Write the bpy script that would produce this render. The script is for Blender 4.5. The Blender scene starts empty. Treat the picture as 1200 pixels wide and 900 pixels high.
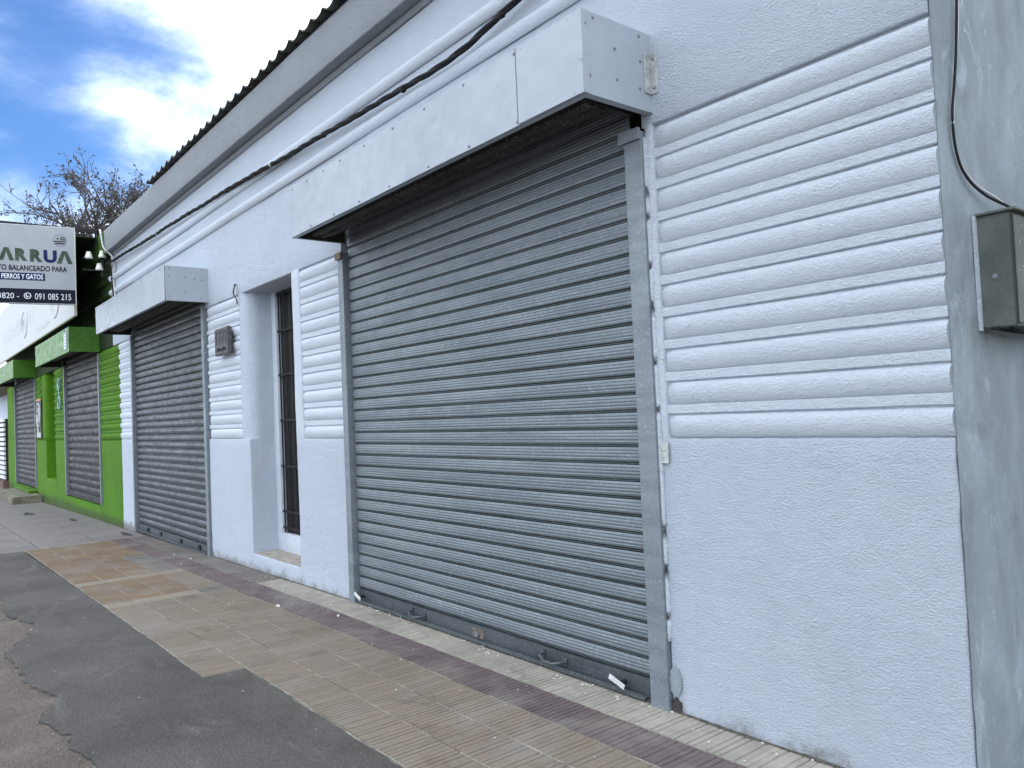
import bpy, bmesh, math, random
import numpy as np
from mathutils import Vector, Matrix, noise
R = random.Random(7)
C = bpy.context.scene.collection
scene = bpy.context.scene
rad = math.radians

# ------------------------------------------------------------------ camera
FPX = 918.888
YAW, PITCH, ROLL = rad(51.2533), rad(2.06137), rad(-2.49338)
CAMD, CAMH = 3.1141, 1.55
_f = Vector((-math.sin(YAW)*math.cos(PITCH), math.cos(YAW)*math.cos(PITCH), math.sin(PITCH)))
_r = Vector((math.cos(YAW), math.sin(YAW), 0)); _u = _r.cross(_f)
_c, _s = math.cos(ROLL), math.sin(ROLL)
_r, _u = _c*_r + _s*_u, -_s*_r + _c*_u
cam_data = bpy.data.cameras.new("camera"); cam = bpy.data.objects.new("camera", cam_data); C.objects.link(cam)
cam.matrix_world = Matrix(((_r.x, _u.x, -_f.x, 0), (_r.y, _u.y, -_f.y, -CAMD), (_r.z, _u.z, -_f.z, CAMH), (0, 0, 0, 1)))
cam_data.sensor_width = 36; cam_data.lens = FPX/1200*36
cam_data.clip_start = 0.05; cam_data.clip_end = 3000
scene.camera = cam

# ------------------------------------------------------------------ world, sun, exposure
SUN_EL, SUN_AZ = rad(38), rad(-32)        # azimuth measured from +Y towards +X
world = bpy.data.worlds.new("World"); scene.world = world; world.use_nodes = True
wn = world.node_tree; wn.nodes.clear()
def W(t, **k):
    n = wn.nodes.new(t)
    for a, b in k.items(): setattr(n, a, b)
    return n
sky = W('ShaderNodeTexSky', sky_type='NISHITA', sun_disc=False)
sky.sun_elevation = SUN_EL; sky.sun_rotation = SUN_AZ
sky.air_density = 1.0; sky.dust_density = 0.6; sky.ozone_density = 2.0
def wmath(op, a, b=None, clamp=False):
    n = W('ShaderNodeMath', operation=op, use_clamp=clamp)
    for i, v in enumerate((a, b)):
        if v is None: continue
        if isinstance(v, (int, float)): n.inputs[i].default_value = v
        else: wn.links.new(v, n.inputs[i])
    return n.outputs[0]
tc = W('ShaderNodeTexCoord')
# clouds live on a flat layer overhead: direction / (z + small)
sep = W('ShaderNodeSeparateXYZ'); wn.links.new(tc.outputs['Generated'], sep.inputs[0])
zz = wmath('ADD', wmath('MAXIMUM', sep.outputs[2], 0.0), 0.12)
px = wmath('DIVIDE', sep.outputs[0], zz); py = wmath('DIVIDE', sep.outputs[1], zz)
comb = W('ShaderNodeCombineXYZ'); wn.links.new(px, comb.inputs[0]); wn.links.new(py, comb.inputs[1])
n1 = W('ShaderNodeTexNoise'); n1.inputs['Scale'].default_value = 0.55; n1.inputs['Detail'].default_value = 7; n1.inputs['Roughness'].default_value = 0.55; n1.inputs['Distortion'].default_value = 0.35
wn.links.new(comb.outputs[0], n1.inputs['Vector'])
n2 = W('ShaderNodeTexNoise'); n2.inputs['Scale'].default_value = 6.0; n2.inputs['Detail'].default_value = 6; n2.inputs['Roughness'].default_value = 0.6; n2.inputs['Distortion'].default_value = 0.25
mp2 = W('ShaderNodeMapping'); mp2.inputs['Scale'].default_value = (1, 1, 1.7); mp2.inputs['Rotation'].default_value = (0.3, 0.2, 0)
wn.links.new(tc.outputs['Generated'], mp2.inputs['Vector']); wn.links.new(mp2.outputs[0], n2.inputs['Vector'])
def pix_dir(x, y):
    v = _r*((x-600)/FPX) - _u*((y-450)/FPX) + _f
    return v.normalized()
# cloud banks: a broad soft weight round a direction, broken up by the noise
def bank(x, y, radius, soft):
    d = pix_dir(x, y)
    dot = W('ShaderNodeVectorMath', operation='DOT_PRODUCT'); wn.links.new(tc.outputs['Generated'], dot.inputs[0]); dot.inputs[1].default_value = d
    ang = wmath('ARCCOSINE', dot.outputs['Value'])
    return wmath('DIVIDE', wmath('SUBTRACT', radius, ang), soft)
acc = None
for x, y, rr, so, wgt in ((40, 130, .24, .22, -.52), (60, 20, 0.10, 0.10, -.12), (180, 62, .06, .06, -.20), (60, 215, .09, .07, -.14), (340, -10, 0.05, 0.08, .38), (210, -5, 0.03, 0.05, .28), (235, 100, .05, .07, -.22), (150, 130, 0.06, 0.10, .12), (60, 130, .05, .09, .12), (230, 160, 0.03, .07, .04), (110, 300, .08, .10, .22)):
    b = wmath('MULTIPLY', wmath('MINIMUM', wmath('MAXIMUM', bank(x, y, rr, so), 0.0), 1.0), wgt)
    acc = b if acc is None else wmath('ADD', acc, b)
cl = wmath('ADD', wmath('MULTIPLY', n1.outputs[0], 0.8), wmath('MULTIPLY', n2.outputs[0], 1.15))
cl = wmath('ADD', wmath('SUBTRACT', cl, 0.42), acc)
ramp = W('ShaderNodeMapRange', interpolation_type='SMOOTHSTEP')
ramp.inputs['From Min'].default_value = -0.12; ramp.inputs['From Max'].default_value = 0.85
wn.links.new(cl, ramp.inputs['Value'])
skymul = W('ShaderNodeVectorMath', operation='MULTIPLY'); wn.links.new(sky.outputs[0], skymul.inputs[0]); skymul.inputs[1].default_value = (0.175, 0.27, 0.395)
mixc = W('ShaderNodeMix', data_type='RGBA'); wn.links.new(wmath('POWER', ramp.outputs[0], 2.0), mixc.inputs[0]); wn.links.new(skymul.outputs[0], mixc.inputs[6])
mixc.inputs[7].default_value = (8.5, 9.0, 9.8, 1)
bg = W('ShaderNodeBackground'); bg.inputs['Strength'].default_value = 0.15
wo = W('ShaderNodeOutputWorld'); wn.links.new(mixc.outputs[2], bg.inputs[0]); wn.links.new(bg.outputs[0], wo.inputs[0])
sun = bpy.data.lights.new("sun", 'SUN'); sun.energy = 4.0; sun.angle = rad(0.5); sun.color = (1, .94, .86)
so_ = bpy.data.objects.new("sun", sun); C.objects.link(so_)
sd = Vector((math.sin(SUN_AZ)*math.cos(SUN_EL), math.cos(SUN_AZ)*math.cos(SUN_EL), math.sin(SUN_EL)))
so_.rotation_euler = sd.to_track_quat('Z', 'Y').to_euler(); so_.location = (0, 0, 30)
scene.view_settings.view_transform = 'Standard'; scene.view_settings.look = 'None'
scene.view_settings.exposure = 1.38; scene.view_settings.gamma = 1.0

# ------------------------------------------------------------------ material helper
class Mat:
    def __init__(s, name, rough=0.8, metal=0.0, spec=0.4):
        s.m = bpy.data.materials.new(name); s.m.use_nodes = True; s.nt = s.m.node_tree
        s.b = s.nt.nodes['Principled BSDF']; s.b.inputs['Roughness'].default_value = rough
        s.b.inputs['Metallic'].default_value = metal; s.b.inputs['Specular IOR Level'].default_value = spec
        s.tc = s.nt.nodes.new('ShaderNodeTexCoord'); s.co = s.tc.outputs['Object']
    def n(s, t, **k):
        n = s.nt.nodes.new(t)
        for a, b in k.items(): setattr(n, a, b)
        return n
    def setin(s, sock, v):
        if isinstance(v, (int, float)): sock.default_value = v
        elif isinstance(v, (tuple, list)): sock.default_value = tuple(v) + ((1,) if len(v) == 3 and len(sock.default_value) == 4 else ())
        else: s.nt.links.new(v, sock)
    def map(s, scale=(1, 1, 1), rot=(0, 0, 0), co=None):
        n = s.n('ShaderNodeMapping'); s.nt.links.new(co or s.co, n.inputs['Vector'])
        n.inputs['Scale'].default_value = scale; n.inputs['Rotation'].default_value = rot
        return n.outputs[0]
    def offset_random(s, amt=20):
        oi = s.n('ShaderNodeObjectInfo'); v = s.n('ShaderNodeVectorMath', operation='ADD'); s.nt.links.new(s.co, v.inputs[0])
        sc = s.n('ShaderNodeVectorMath', operation='SCALE'); sc.inputs[0].default_value = (1, .7, .4); s.nt.links.new(s.math('MULTIPLY', oi.outputs['Random'], amt), sc.inputs['Scale'])
        s.nt.links.new(sc.outputs[0], v.inputs[1]); s.co = v.outputs[0]; return oi.outputs['Random']
    def noise(s, scale, detail=4, rough=.55, dist=0.0, co=None):
        n = s.n('ShaderNodeTexNoise'); s.nt.links.new(co or s.co, n.inputs['Vector'])
        n.inputs['Scale'].default_value = scale; n.inputs['Detail'].default_value = detail; n.inputs['Roughness'].default_value = rough; n.inputs['Distortion'].default_value = dist
        return n.outputs[0]
    def vor(s, scale, feature='F1', co=None):
        n = s.n('ShaderNodeTexVoronoi', feature=feature); s.nt.links.new(co or s.co, n.inputs['Vector']); n.inputs['Scale'].default_value = scale
        return n.outputs['Distance']
    def math(s, op, a, b=0.0, clamp=False):
        n = s.n('ShaderNodeMath', operation=op, use_clamp=clamp); s.setin(n.inputs[0], a); s.setin(n.inputs[1], b); return n.outputs[0]
    def ramp(s, v, a, b, lo=0.0, hi=1.0):
        n = s.n('ShaderNodeMapRange', interpolation_type='SMOOTHSTEP'); s.setin(n.inputs[0], v)
        for i, q in enumerate((a, b, lo, hi)): s.setin(n.inputs[1+i], q)
        return n.outputs[0]
    def mix(s, f, a, b, blend='MIX'):
        n = s.n('ShaderNodeMix', data_type='RGBA', blend_type=blend); s.setin(n.inputs[0], f); s.setin(n.inputs[6], a); s.setin(n.inputs[7], b); return n.outputs[2]
    def xyz(s, co=None):
        n = s.n('ShaderNodeSeparateXYZ'); s.nt.links.new(co or s.co, n.inputs[0]); return n.outputs
    def bump(s, h, dist=.01, strength=1.0, prev=None):
        n = s.n('ShaderNodeBump'); s.setin(n.inputs['Height'], h); n.inputs['Distance'].default_value = dist; n.inputs['Strength'].default_value = strength
        if prev is not None: s.nt.links.new(prev, n.inputs['Normal'])
        return n.outputs[0]
    def done(s, col, nrm=None, rough=None, metal=None):
        s.setin(s.b.inputs['Base Color'], col)
        if nrm is not None: s.nt.links.new(nrm, s.b.inputs['Normal'])
        if rough is not None: s.setin(s.b.inputs['Roughness'], rough)
        if metal is not None: s.setin(s.b.inputs['Metallic'], metal)
        return s.m

def plaster(name, c1, c2, rough_amt=1.0, dirt=True, dirtcol=(.22, .2, .17), grime=(.45, .45, .43)):
    m = Mat(name, .72, 0, .25)
    big = m.noise(.7, 5, .6, .3); mid = m.noise(6, 5, .6)
    f = m.math('ADD', m.math('MULTIPLY', big, .6), m.math('MULTIPLY', mid, .4))
    col = m.mix(m.ramp(f, .36, .64), c1, c2)
    # thin vertical run marks and small scuffs in the paint
    runs = m.noise(1.0, 5, .65, 0, m.map((9, 9, .7)))
    col = m.mix(m.ramp(runs, .60, .82, 0, .35), col, grime)
    patchy = m.noise(.45, 6, .6, .8); col = m.mix(m.ramp(patchy, .52, .66, 0, .07), col, grime)
    scuff = m.noise(14, 6, .75, .5)
    col = m.mix(m.ramp(scuff, .68, .80, 0, .35), col, grime)
    if dirt:
        X, Y, Z = m.xyz()
        nz = m.noise(5, 6, .7); nz2 = m.noise(28, 5, .7)
        base = m.math('SUBTRACT', m.math('ADD', m.math('MULTIPLY', nz, .34), m.math('MULTIPLY', nz2, .12)), m.math('ADD', Z, .055))
        col = m.mix(m.ramp(base, .10, .24, 0, .8), col, dirtcol)
    # hand-thrown render: slanting trowel flecks over lumps
    warp = m.map((1, 1, 1.9), (0, rad(28), 0))
    h = m.noise(62, 6, .68, .35, warp); h2 = m.noise(13, 4, .5, .3); h3 = m.noise(150, 4, .7)
    hh = m.math('ADD', m.math('ADD', m.math('MULTIPLY', h, 1.0), m.math('MULTIPLY', h2, .8)), m.math('MULTIPLY', h3, .6))
    nb = m.bump(hh, .030*rough_amt, 1.0)
    return m.done(col, nb)

MT = {}
MT['white'] = plaster('white_plaster', (.71, .785, .885), (.665, .745, .85), 1.0)
MT['white_smooth'] = plaster('white_rib_plaster', (.77, .84, .92), (.735, .81, .895), .8, dirt=False)
MT['green'] = plaster('green_plaster', (.102, .270, .005), (.074, .213, .005), .8, dirtcol=(.060, .092, .027), grime=(.084, .172, .027))
MT['cornice'] = plaster('grey_cornice_paint', (.359, .392, .417), (.324, .350, .375), .8, dirt=False, grime=(.312, .324, .312))
MT['green_cornice'] = plaster('green_cornice_paint', (.07, .17, .02), (.05, .12, .02), .5, dirt=False, grime=(.03, .05, .02))

MT['green_shaded'] = plaster('shaded_green_plaster', (.03, .075, .012), (.012, .025, .008), .8, dirt=False, grime=(.008, .01, .006))  # shade around the signs painted into the upper wall as near-black green
def m_side():
    m = Mat('grey_cement', .85, 0, .2)
    v = m.noise(1.0, 6, .6, .4, m.map((3.5, 3.5, 1.9)))
    col = m.mix(m.ramp(v, .3, .7), (.171, .196, .215), (.246, .286, .312))
    st = m.noise(2.6, 5, .65, .5)
    col = m.mix(m.ramp(st, .54, .70, 0, .5), col, (.119, .138, .148))
    wsm = m.noise(1.0, 6, .7, .6, m.map((6, 6, 3.4)))
    col = m.mix(m.ramp(wsm, .55, .68, 0, .6), col, (.338, .382, .417))
    sp = m.noise(75, 4, .8); col = m.mix(m.ramp(sp, .63, .72, 0, .6), col, (.390, .419, .430))
    h = m.math('ADD', m.noise(14, 6, .6, .5, m.map((1.6, 1.6, .8))), m.math('MULTIPLY', m.noise(90, 4, .7), .35))
    return m.done(col, m.bump(h, .009))
MT['side'] = m_side()

def m_metal(name, c1, c2, metal=.55, rough=.45, ridge=None, dots=False, dirt=(.16, .15, .13)):
    m = Mat(name, rough, metal, .5); m.offset_random(13)
    v = m.noise(1.0, 5, .6, .1, m.map((1.2, 4, 14)))
    col = m.mix(m.ramp(v, .32, .68), c1, c2)
    g = m.noise(9, 6, .7); col = m.mix(m.ramp(g, .60, .78, 0, .35), col, dirt)
    k = m.noise(55, 4, .6); col = m.mix(m.ramp(k, .52, .75, 0, .22), col, (.62, .65, .66))
    hh = m.math('MULTIPLY', m.noise(1.0, 3, .5, 0, m.map((3, 3, 30))), .5)
    if dots: hh = m.math('ADD', hh, m.math('MULTIPLY', m.ramp(m.vor(150), .25, .45), .25))
    rr = m.ramp(m.noise(6, 4, .6), .3, .7, rough-.08, rough+.15)
    return m.done(col, m.bump(hh, .0016), rough=rr)
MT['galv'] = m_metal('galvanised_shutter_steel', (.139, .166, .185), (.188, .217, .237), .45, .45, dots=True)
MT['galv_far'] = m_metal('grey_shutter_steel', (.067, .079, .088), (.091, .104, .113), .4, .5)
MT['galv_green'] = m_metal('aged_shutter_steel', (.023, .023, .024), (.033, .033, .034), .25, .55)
MT['galv_dark'] = m_metal('dark_shutter_roll_steel', (.018, .019, .018), (.032, .032, .03), .3, .7)  # much darker steel than the slats, for the roll and its brackets
MT['guide'] = m_metal('grey_painted_guide', (.161, .188, .211), (.207, .235, .258), .25, .5)
MT['rail'] = m_metal('galvanised_bottom_rail', (.066, .082, .090), (.102, .118, .126), .5, .5)
def m_hood(name, c1, c2, grime):
    m = Mat(name, .45, .0, .5)
    v = m.noise(1.6, 5, .55, .3); col = m.mix(m.ramp(v, .35, .65), c1, c2)
    r_ = m.noise(1.0, 5, .6, .2, m.map((14, 14, 1.0))); col = m.mix(m.ramp(r_, .60, .8, 0, .4), col, grime)
    s_ = m.noise(45, 5, .75); col = m.mix(m.ramp(s_, .68, .76, 0, .55), col, grime)
    h = m.math('ADD', m.math('MULTIPLY', m.noise(2.2, 3, .5, .2), 1.0), m.math('MULTIPLY', m.noise(60, 3, .6), .02))
    return m.done(col, m.bump(h, .03), rough=m.ramp(m.noise(8, 4), .3, .7, .36, .6))
MT['hood'] = m_hood('white_painted_sheet_metal', (.354, .393, .437), (.324, .362, .405), (.281, .299, .315))
MT['hood_green'] = m_hood('green_painted_sheet_metal', (.055, .196, .003), (.043, .151, .003), (.072, .156, .036))
def flat(name, col, rough=.6, metal=0.0, var=.15, scale=12, bump=.002):
    m = Mat(name, rough, metal, .4); m.offset_random(9)
    c2 = tuple(c*(1-var) for c in col); c3 = tuple(min(1, c*(1+var)) for c in col)
    v = m.noise(scale, 5, .65); cc = m.mix(m.ramp(v, .3, .7), c2, c3)
    return m.done(cc, m.bump(m.noise(scale*4, 4, .6), bump))
MT['black'] = flat('black_rubber', (.006, .0065, .008), .85)
MT['hood_in'] = flat('dark_hood_inside', (.035, .033, .03), .9, 0, .4, 8)  # near-black tone for the inner sheets and ridges of the hoods
MT['iron'] = flat('black_iron', (.012, .012, .014), .8)
MT['dark'] = flat('dark_void_paint', (.03, .03, .03), .9)
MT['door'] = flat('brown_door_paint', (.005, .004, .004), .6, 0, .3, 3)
MT['rust'] = flat('rusty_steel', (.16, .13, .11), .8, .2, .4, 30)
MT['zinc'] = flat('zinc_plate', (.42, .44, .43), .5, .4, .3, 30)
MT['bolt'] = flat('rivet_steel', (.22, .23, .24), .5, .5)
MT['ceramic'] = flat('white_ceramic', (.75, .75, .68), .25)
MT['lip'] = flat('bare_aluminium_bar', (.600, .608, .608), .35, .3)
MT['roof'] = flat('weathered_fibre_cement', (.082, .086, .079), .9, 0, .4, 8, .006)
MT['step'] = flat('worn_step_tile', (.33, .30, .26), .85, 0, .25, 9, .006)
MT['bark'] = flat('grey_bark', (.07, .06, .06), .9)
MT['leaf'] = flat('sparse_dark_leaves', (.055, .055, .05), .8)
MT['leaf2'] = flat('sparse_olive_leaves', (.08, .085, .05), .8)
MT['plate'] = flat('cast_metal_plate', (.099, .094, .094), .6, .3, .4, 25)
MT['platetxt'] = flat('dark_plate_lettering', (.006, .006, .007), .5)
MT['wire_white'] = flat('pale_wire', (.45, .46, .46), .6)
def m_meter():
    m = Mat('olive_grey_painted_box', .7, .1, .3)
    col = m.mix(m.ramp(m.noise(3, 5, .6, .3), .35, .65), (.075, .09, .08), (.115, .13, .12))
    sp = m.noise(42, 2, .5); col = m.mix(m.ramp(sp, .70, .73), col, (.42, .43, .40))
    rn = m.noise(1, 5, .6, 0, m.map((16, 16, 1.2))); col = m.mix(m.ramp(rn, .55, .75, 0, .5), col, (.15, .17, .155))
    return m.done(col, m.bump(m.noise(20, 5, .6), .006))
MT['meter'] = m_meter()

# ground materials
def m_tile(name, c1, c2, c3):
    m = Mat(name, .85, 0, .25)
    gco = m.co; rnd = m.offset_random(31)
    col = m.mix(rnd, c1, c2)
    col = m.mix(m.ramp(m.noise(7, 6, .7, .3), .35, .7, 0, .7), col, c3)
    fine = m.noise(140, 4, .7); col = m.mix(m.ramp(fine, .35, .75, 0, .35), col, tuple(c*.55 for c in c1))
    sp = m.noise(60, 3, .7); col = m.mix(m.ramp(sp, .70, .76, 0, .6), col, (.55, .53, .48))
    st = m.noise(2.4, 5, .7, .4); col = m.mix(m.ramp(st, .52, .68, 0, .55), col, tuple(c*.6 for c in c2))
    geo = m.n('ShaderNodeNewGeometry'); wco = geo.outputs['Position']
    dust = m.noise(1.7, 6, .68, .6, wco); col = m.mix(m.ramp(dust, .45, .68, 0, .55), col, (.24, .225, .195))
    dk = m.noise(3.1, 6, .72, .8, wco); col = m.mix(m.ramp(dk, .56, .72, 0, .45), col, (.12, .105, .085))
    h = m.math('ADD', m.noise(60, 5, .7), m.math('MULTIPLY', m.noise(220, 3, .6), .5))
    return m.done(col, m.bump(h, .0035))
MT['tan'] = m_tile('tan_grooved_tile', (.246, .201, .151), (.207, .168, .127), (.192, .168, .139))
MT['orange'] = m_tile('ochre_grooved_tile', (.238, .167, .098), (.192, .134, .085), (.171, .143, .115))
MT['pale'] = m_tile('pale_strip_tile', (.302, .253, .188), (.260, .226, .171), (.227, .206, .171))
MT['cream'] = m_tile('cream_grooved_tile', (.424, .397, .330), (.364, .340, .287), (.252, .242, .208))
MT['purple'] = m_tile('mauve_grooved_tile', (.150, .113, .113), (.123, .094, .098), (.173, .146, .137))
MT['greytile'] = m_tile('grey_worn_tile', (.203, .184, .164), (.164, .153, .137), (.144, .133, .121))
def m_ground(name, c1, c2, c3, fine=90, bumpd=.006, pebble=True, blot=1.1):
    m = Mat(name, .9, 0, .25)
    col = m.mix(m.ramp(m.noise(blot, 6, .62, .5), .33, .67), c1, c2)
    col = m.mix(m.ramp(m.noise(1.0, 6, .65, .5, m.map((1.4, 3.2, 1), (0, 0, rad(35)))), .54, .70, 0, .6), col, c3)
    ag = m.noise(fine, 4, .8); col = m.mix(m.ramp(ag, .35, .7, 0, .55), col, tuple(c*.5 for c in c1))
    vo = m.vor(fine*1.3); col = m.mix(m.ramp(vo, .10, .28, .55, 0), col, tuple(min(1, c*1.5) for c in c3))
    ag2 = m.noise(fine*.8, 3, .8, 0, m.map((1, 1, 1), (0, 0, 1.0))); col = m.mix(m.ramp(ag2, .62, .72, 0, .5), col, tuple(min(1, c*1.7) for c in c2))
    h = m.math('ADD', m.math('MULTIPLY', m.noise(fine, 5, .75), 1.0), m.math('MULTIPLY', m.noise(9, 4, .6), 1.4))
    return m.done(col, m.bump(h, bumpd))
MT['patch'] = m_ground('dark_cement_patch', (.083, .078, .069), (.132, .124, .112), (.204, .193, .178), 70, .013)
MT['old'] = m_ground('worn_rough_concrete', (.257, .218, .180), (.180, .154, .128), (.325, .287, .244), 50, .035, blot=2.5)
MT['slab'] = m_ground('grey_concrete_slab', (.231, .213, .201), (.171, .162, .154), (.283, .265, .248), 80, .005)
MT['asphalt'] = m_ground('street_asphalt', (.055, .055, .056), (.045, .045, .047), (.07, .07, .07), 70, .008)
MT['earth'] = m_ground('far_ground', (.13, .12, .10), (.10, .10, .08), (.16, .15, .13), 10, .01)
MT['kerb'] = m_ground('kerb_concrete', (.30, .29, .28), (.25, .245, .24), (.36, .35, .34), 50, .006)
MT['grout'] = flat('pale_mortar', (.275, .257, .214), .95, 0, .45, 9)
MT['soot'] = flat('black_dirt_stain', (.035, .034, .032), .9, 0, .4, 12)

# ------------------------------------------------------------------ mesh helpers
def tag(o, label=None, cat=None, group=None, kind=None):
    if label: o['label'] = label
    if cat: o['category'] = cat
    if group: o['group'] = group
    if kind: o['kind'] = kind
    return o
def link(name, me, parent=None):
    o = bpy.data.objects.new(name, me); C.objects.link(o)
    if parent is not None: o.parent = parent
    return o
def empty(name, loc, label, cat, group=None):
    o = bpy.data.objects.new(name, None); C.objects.link(o); o.location = loc; o.empty_display_size = .2
    tag(o, label, cat, group); return o
class MB:
    def __init__(s): s.v = []; s.f = []; s.mi = []; s.cur = 0
    def add(s, vs, fs):
        b = len(s.v); s.v += [tuple(v) for v in vs]; s.f += [tuple(i+b for i in f) for f in fs]; s.mi += [s.cur]*len(fs)
    def box(s, x0, x1, y0, y1, z0, z1):
        s.add([(x0, y0, z0), (x1, y0, z0), (x1, y1, z0), (x0, y1, z0), (x0, y0, z1), (x1, y0, z1), (x1, y1, z1), (x0, y1, z1)],
              [(0, 3, 2, 1), (4, 5, 6, 7), (0, 1, 5, 4), (1, 2, 6, 5), (2, 3, 7, 6), (3, 0, 4, 7)])
    def tube(s, pts, r, n=6, cap=True):
        pts = [Vector(p) for p in pts]; k = len(pts); vs = []
        rs = r if isinstance(r, (list, tuple)) else [r]*k
        for i, p in enumerate(pts):
            t = (pts[min(i+1, k-1)] - pts[max(i-1, 0)]).normalized()
            a = t.cross(Vector((0, 0, 1)))
            if a.length < 1e-3: a = t.cross(Vector((1, 0, 0)))
            a.normalize(); b = a.cross(t)
            for j in range(n):
                q = 2*math.pi*j/n; vs.append(p + (a*math.cos(q) + b*math.sin(q))*rs[i])
        fs = [(i*n+j, i*n+(j+1) % n, (i+1)*n+(j+1) % n, (i+1)*n+j) for i in range(k-1) for j in range(n)]
        if cap: fs += [tuple(range(n))[::-1], tuple(range((k-1)*n, k*n))]
        s.add(vs, fs)
    def lathe(s, prof, n=12, c=(0, 0, 0), axis='z'):
        vs = []
        for r_, z in prof:
            for j in range(n):
                q = 2*math.pi*j/n; a, b = r_*math.cos(q), r_*math.sin(q)
                p = (a, b, z) if axis == 'z' else (a, z, b)
                vs.append((p[0]+c[0], p[1]+c[1], p[2]+c[2]))
        k = len(prof); fs = [(i*n+j, i*n+(j+1) % n, (i+1)*n+(j+1) % n, (i+1)*n+j) for i in range(k-1) for j in range(n)]
        fs += [tuple(range(n))[::-1], tuple(range((k-1)*n, k*n))]
        s.add(vs, fs)
    def mesh(s, name, mats, smooth=False):
        me = bpy.data.meshes.new(name); me.from_pydata(s.v, [], s.f)
        for m in (mats if isinstance(mats, (list, tuple)) else [mats]): me.materials.append(m)
        me.polygons.foreach_set('material_index', s.mi)
        if smooth: me.polygons.foreach_set('use_smooth', [True]*len(me.polygons))
        bm = bmesh.new(); bm.from_mesh(me); bmesh.ops.recalc_face_normals(bm, faces=bm.faces); bm.to_mesh(me); bm.free()
        me.update(); return me
    def obj(s, name, mats, parent=None, smooth=False): return link(name, s.mesh(name, mats, smooth), parent)
def bevel(o, w=.004, seg=2):
    me = o.data; bm = bmesh.new(); bm.from_mesh(me)
    bmesh.ops.bevel(bm, geom=[e for e in bm.edges if e.calc_face_angle(0) > .6], offset=w, segments=seg, affect='EDGES', clamp_overlap=True)
    bm.to_mesh(me); bm.free(); return o
def wob(x, z, s=0.0):
    return (noise.noise(Vector((x*.9, z*.9, s)))*.008 + noise.noise(Vector((x*4.1, z*4.1, s+5)))*.0028 + noise.noise(Vector((x*13, z*13, s+9)))*.0012)
def pillow(mb, x0, x1, z0, z1, y=0.0, back=.36, step=.08, r=.012, seed=0.0, jag=.004, amp=1.0):
    """front sheet of render with softly rounded, folded-back edges on all four sides"""
    def axis(a, b):
        n = max(2, int(round((b-a)/step))); core = [a+r+(b-a-2*r)*i/n for i in range(n+1)]
        ps = [a, a, a+r*.3] + core + [b-r*.3, b, b]
        fy = [back, r, r*.25] + [0]*(n+1) + [r*.25, r, back]
        return ps, fy
    xs, fx = axis(x0, x1); zs, fz = axis(z0, z1); nx, nz = len(xs), len(zs); vs = []
    for j in range(nz):
        for i in range(nx):
            d = max(fx[i], fz[j]); X, Z = xs[i], zs[j]
            ex = jag*noise.noise(Vector((X*3, Z*17, seed+3))) if i < 3 or i > nx-4 else 0
            ez = jag*noise.noise(Vector((X*17, Z*3, seed+8))) if j < 3 or j > nz-4 else 0
            vs.append((X+ex, y + d + (wob(X, Z)*amp if d < back else 0), Z+ez))
    fs = [(j*nx+i, j*nx+i+1, (j+1)*nx+i+1, (j+1)*nx+i) for j in range(nz-1) for i in range(nx-1)]
    mb.add(vs, fs)
RIB0, RIBP, RIBH = 1.387, .1655, .112
RIBPROF = ((0, .016), (.03, .011), (.12, .003), (.25, -.004), (.4, -.009), (.55, -.0115), (.7, -.0105), (.81, -.006), (.89, .001), (.95, .010), (.985, .018), (1, .025))
def rib(mb, x0, x1, z0, k, lround=True, rround=True, capmat=None, step=.05, y=.034, depth=.046, h=RIBH):
    n = max(3, int((x1-x0)/step)); m = 11; vs = []
    for i in range(n+1):
        X = x0 + (x1-x0)*i/n; e = 1.0
        dl, dr = (X-x0)/.035, (x1-X)/.035
        if lround and dl < 1: e = math.sqrt(max(0, 1-(1-dl)**2))
        if rround and dr < 1: e = min(e, math.sqrt(max(0, 1-(1-dr)**2)))
        e = max(e, .12)
        zc = z0 + h/2 + .003*noise.noise(Vector((X*1.5, k*3.1, 1)))
        hh = h/2*(.8+.2*e)
        for t, yp in RIBPROF:
            zq = z0 + .003*noise.noise(Vector((X*1.5, k*3.1, 1))) + h*(.5+(t-.5)*(.82+.18*e))
            vs.append((X, y - .009*(depth == .046) - (.025-yp)*(depth/.046 if depth == .046 else depth/.036)*e + wob(X, zq)*.8*math.sin(math.pi*t), zq))
    fs = [(i*(m+1)+j, i*(m+1)+j+1, (i+1)*(m+1)+j+1, (i+1)*(m+1)+j) for i in range(n) for j in range(m)]
    mb.add(vs, fs)
    if capmat is not None:
        old = mb.cur; mb.cur = capmat; mb.add(vs[n*(m+1):(n+1)*(m+1)], [tuple(range(m+1))]); mb.cur = old
    else: mb.add(vs[n*(m+1):(n+1)*(m+1)], [tuple(range(m+1))])
    mb.add(vs[:m+1], [tuple(range(m+1))])
def gz(x): return 0.0 if x > -6 else max(-.012*(-6-x), -.20)

def text_mesh(s, bold=0.0):
    cu = bpy.data.curves.new('lettering', 'FONT'); cu.body = s; cu.size = 1; cu.offset = bold; cu.extrude = 0.0; cu.resolution_u = 3
    ob = bpy.data.objects.new('lettering', cu); C.objects.link(ob)
    me = bpy.data.meshes.new_from_object(ob.evaluated_get(bpy.context.evaluated_depsgraph_get()))
    bpy.data.objects.remove(ob); bpy.data.curves.remove(cu)
    return [tuple(v.co) for v in me.vertices], [tuple(p.vertices) for p in me.polygons]

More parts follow.
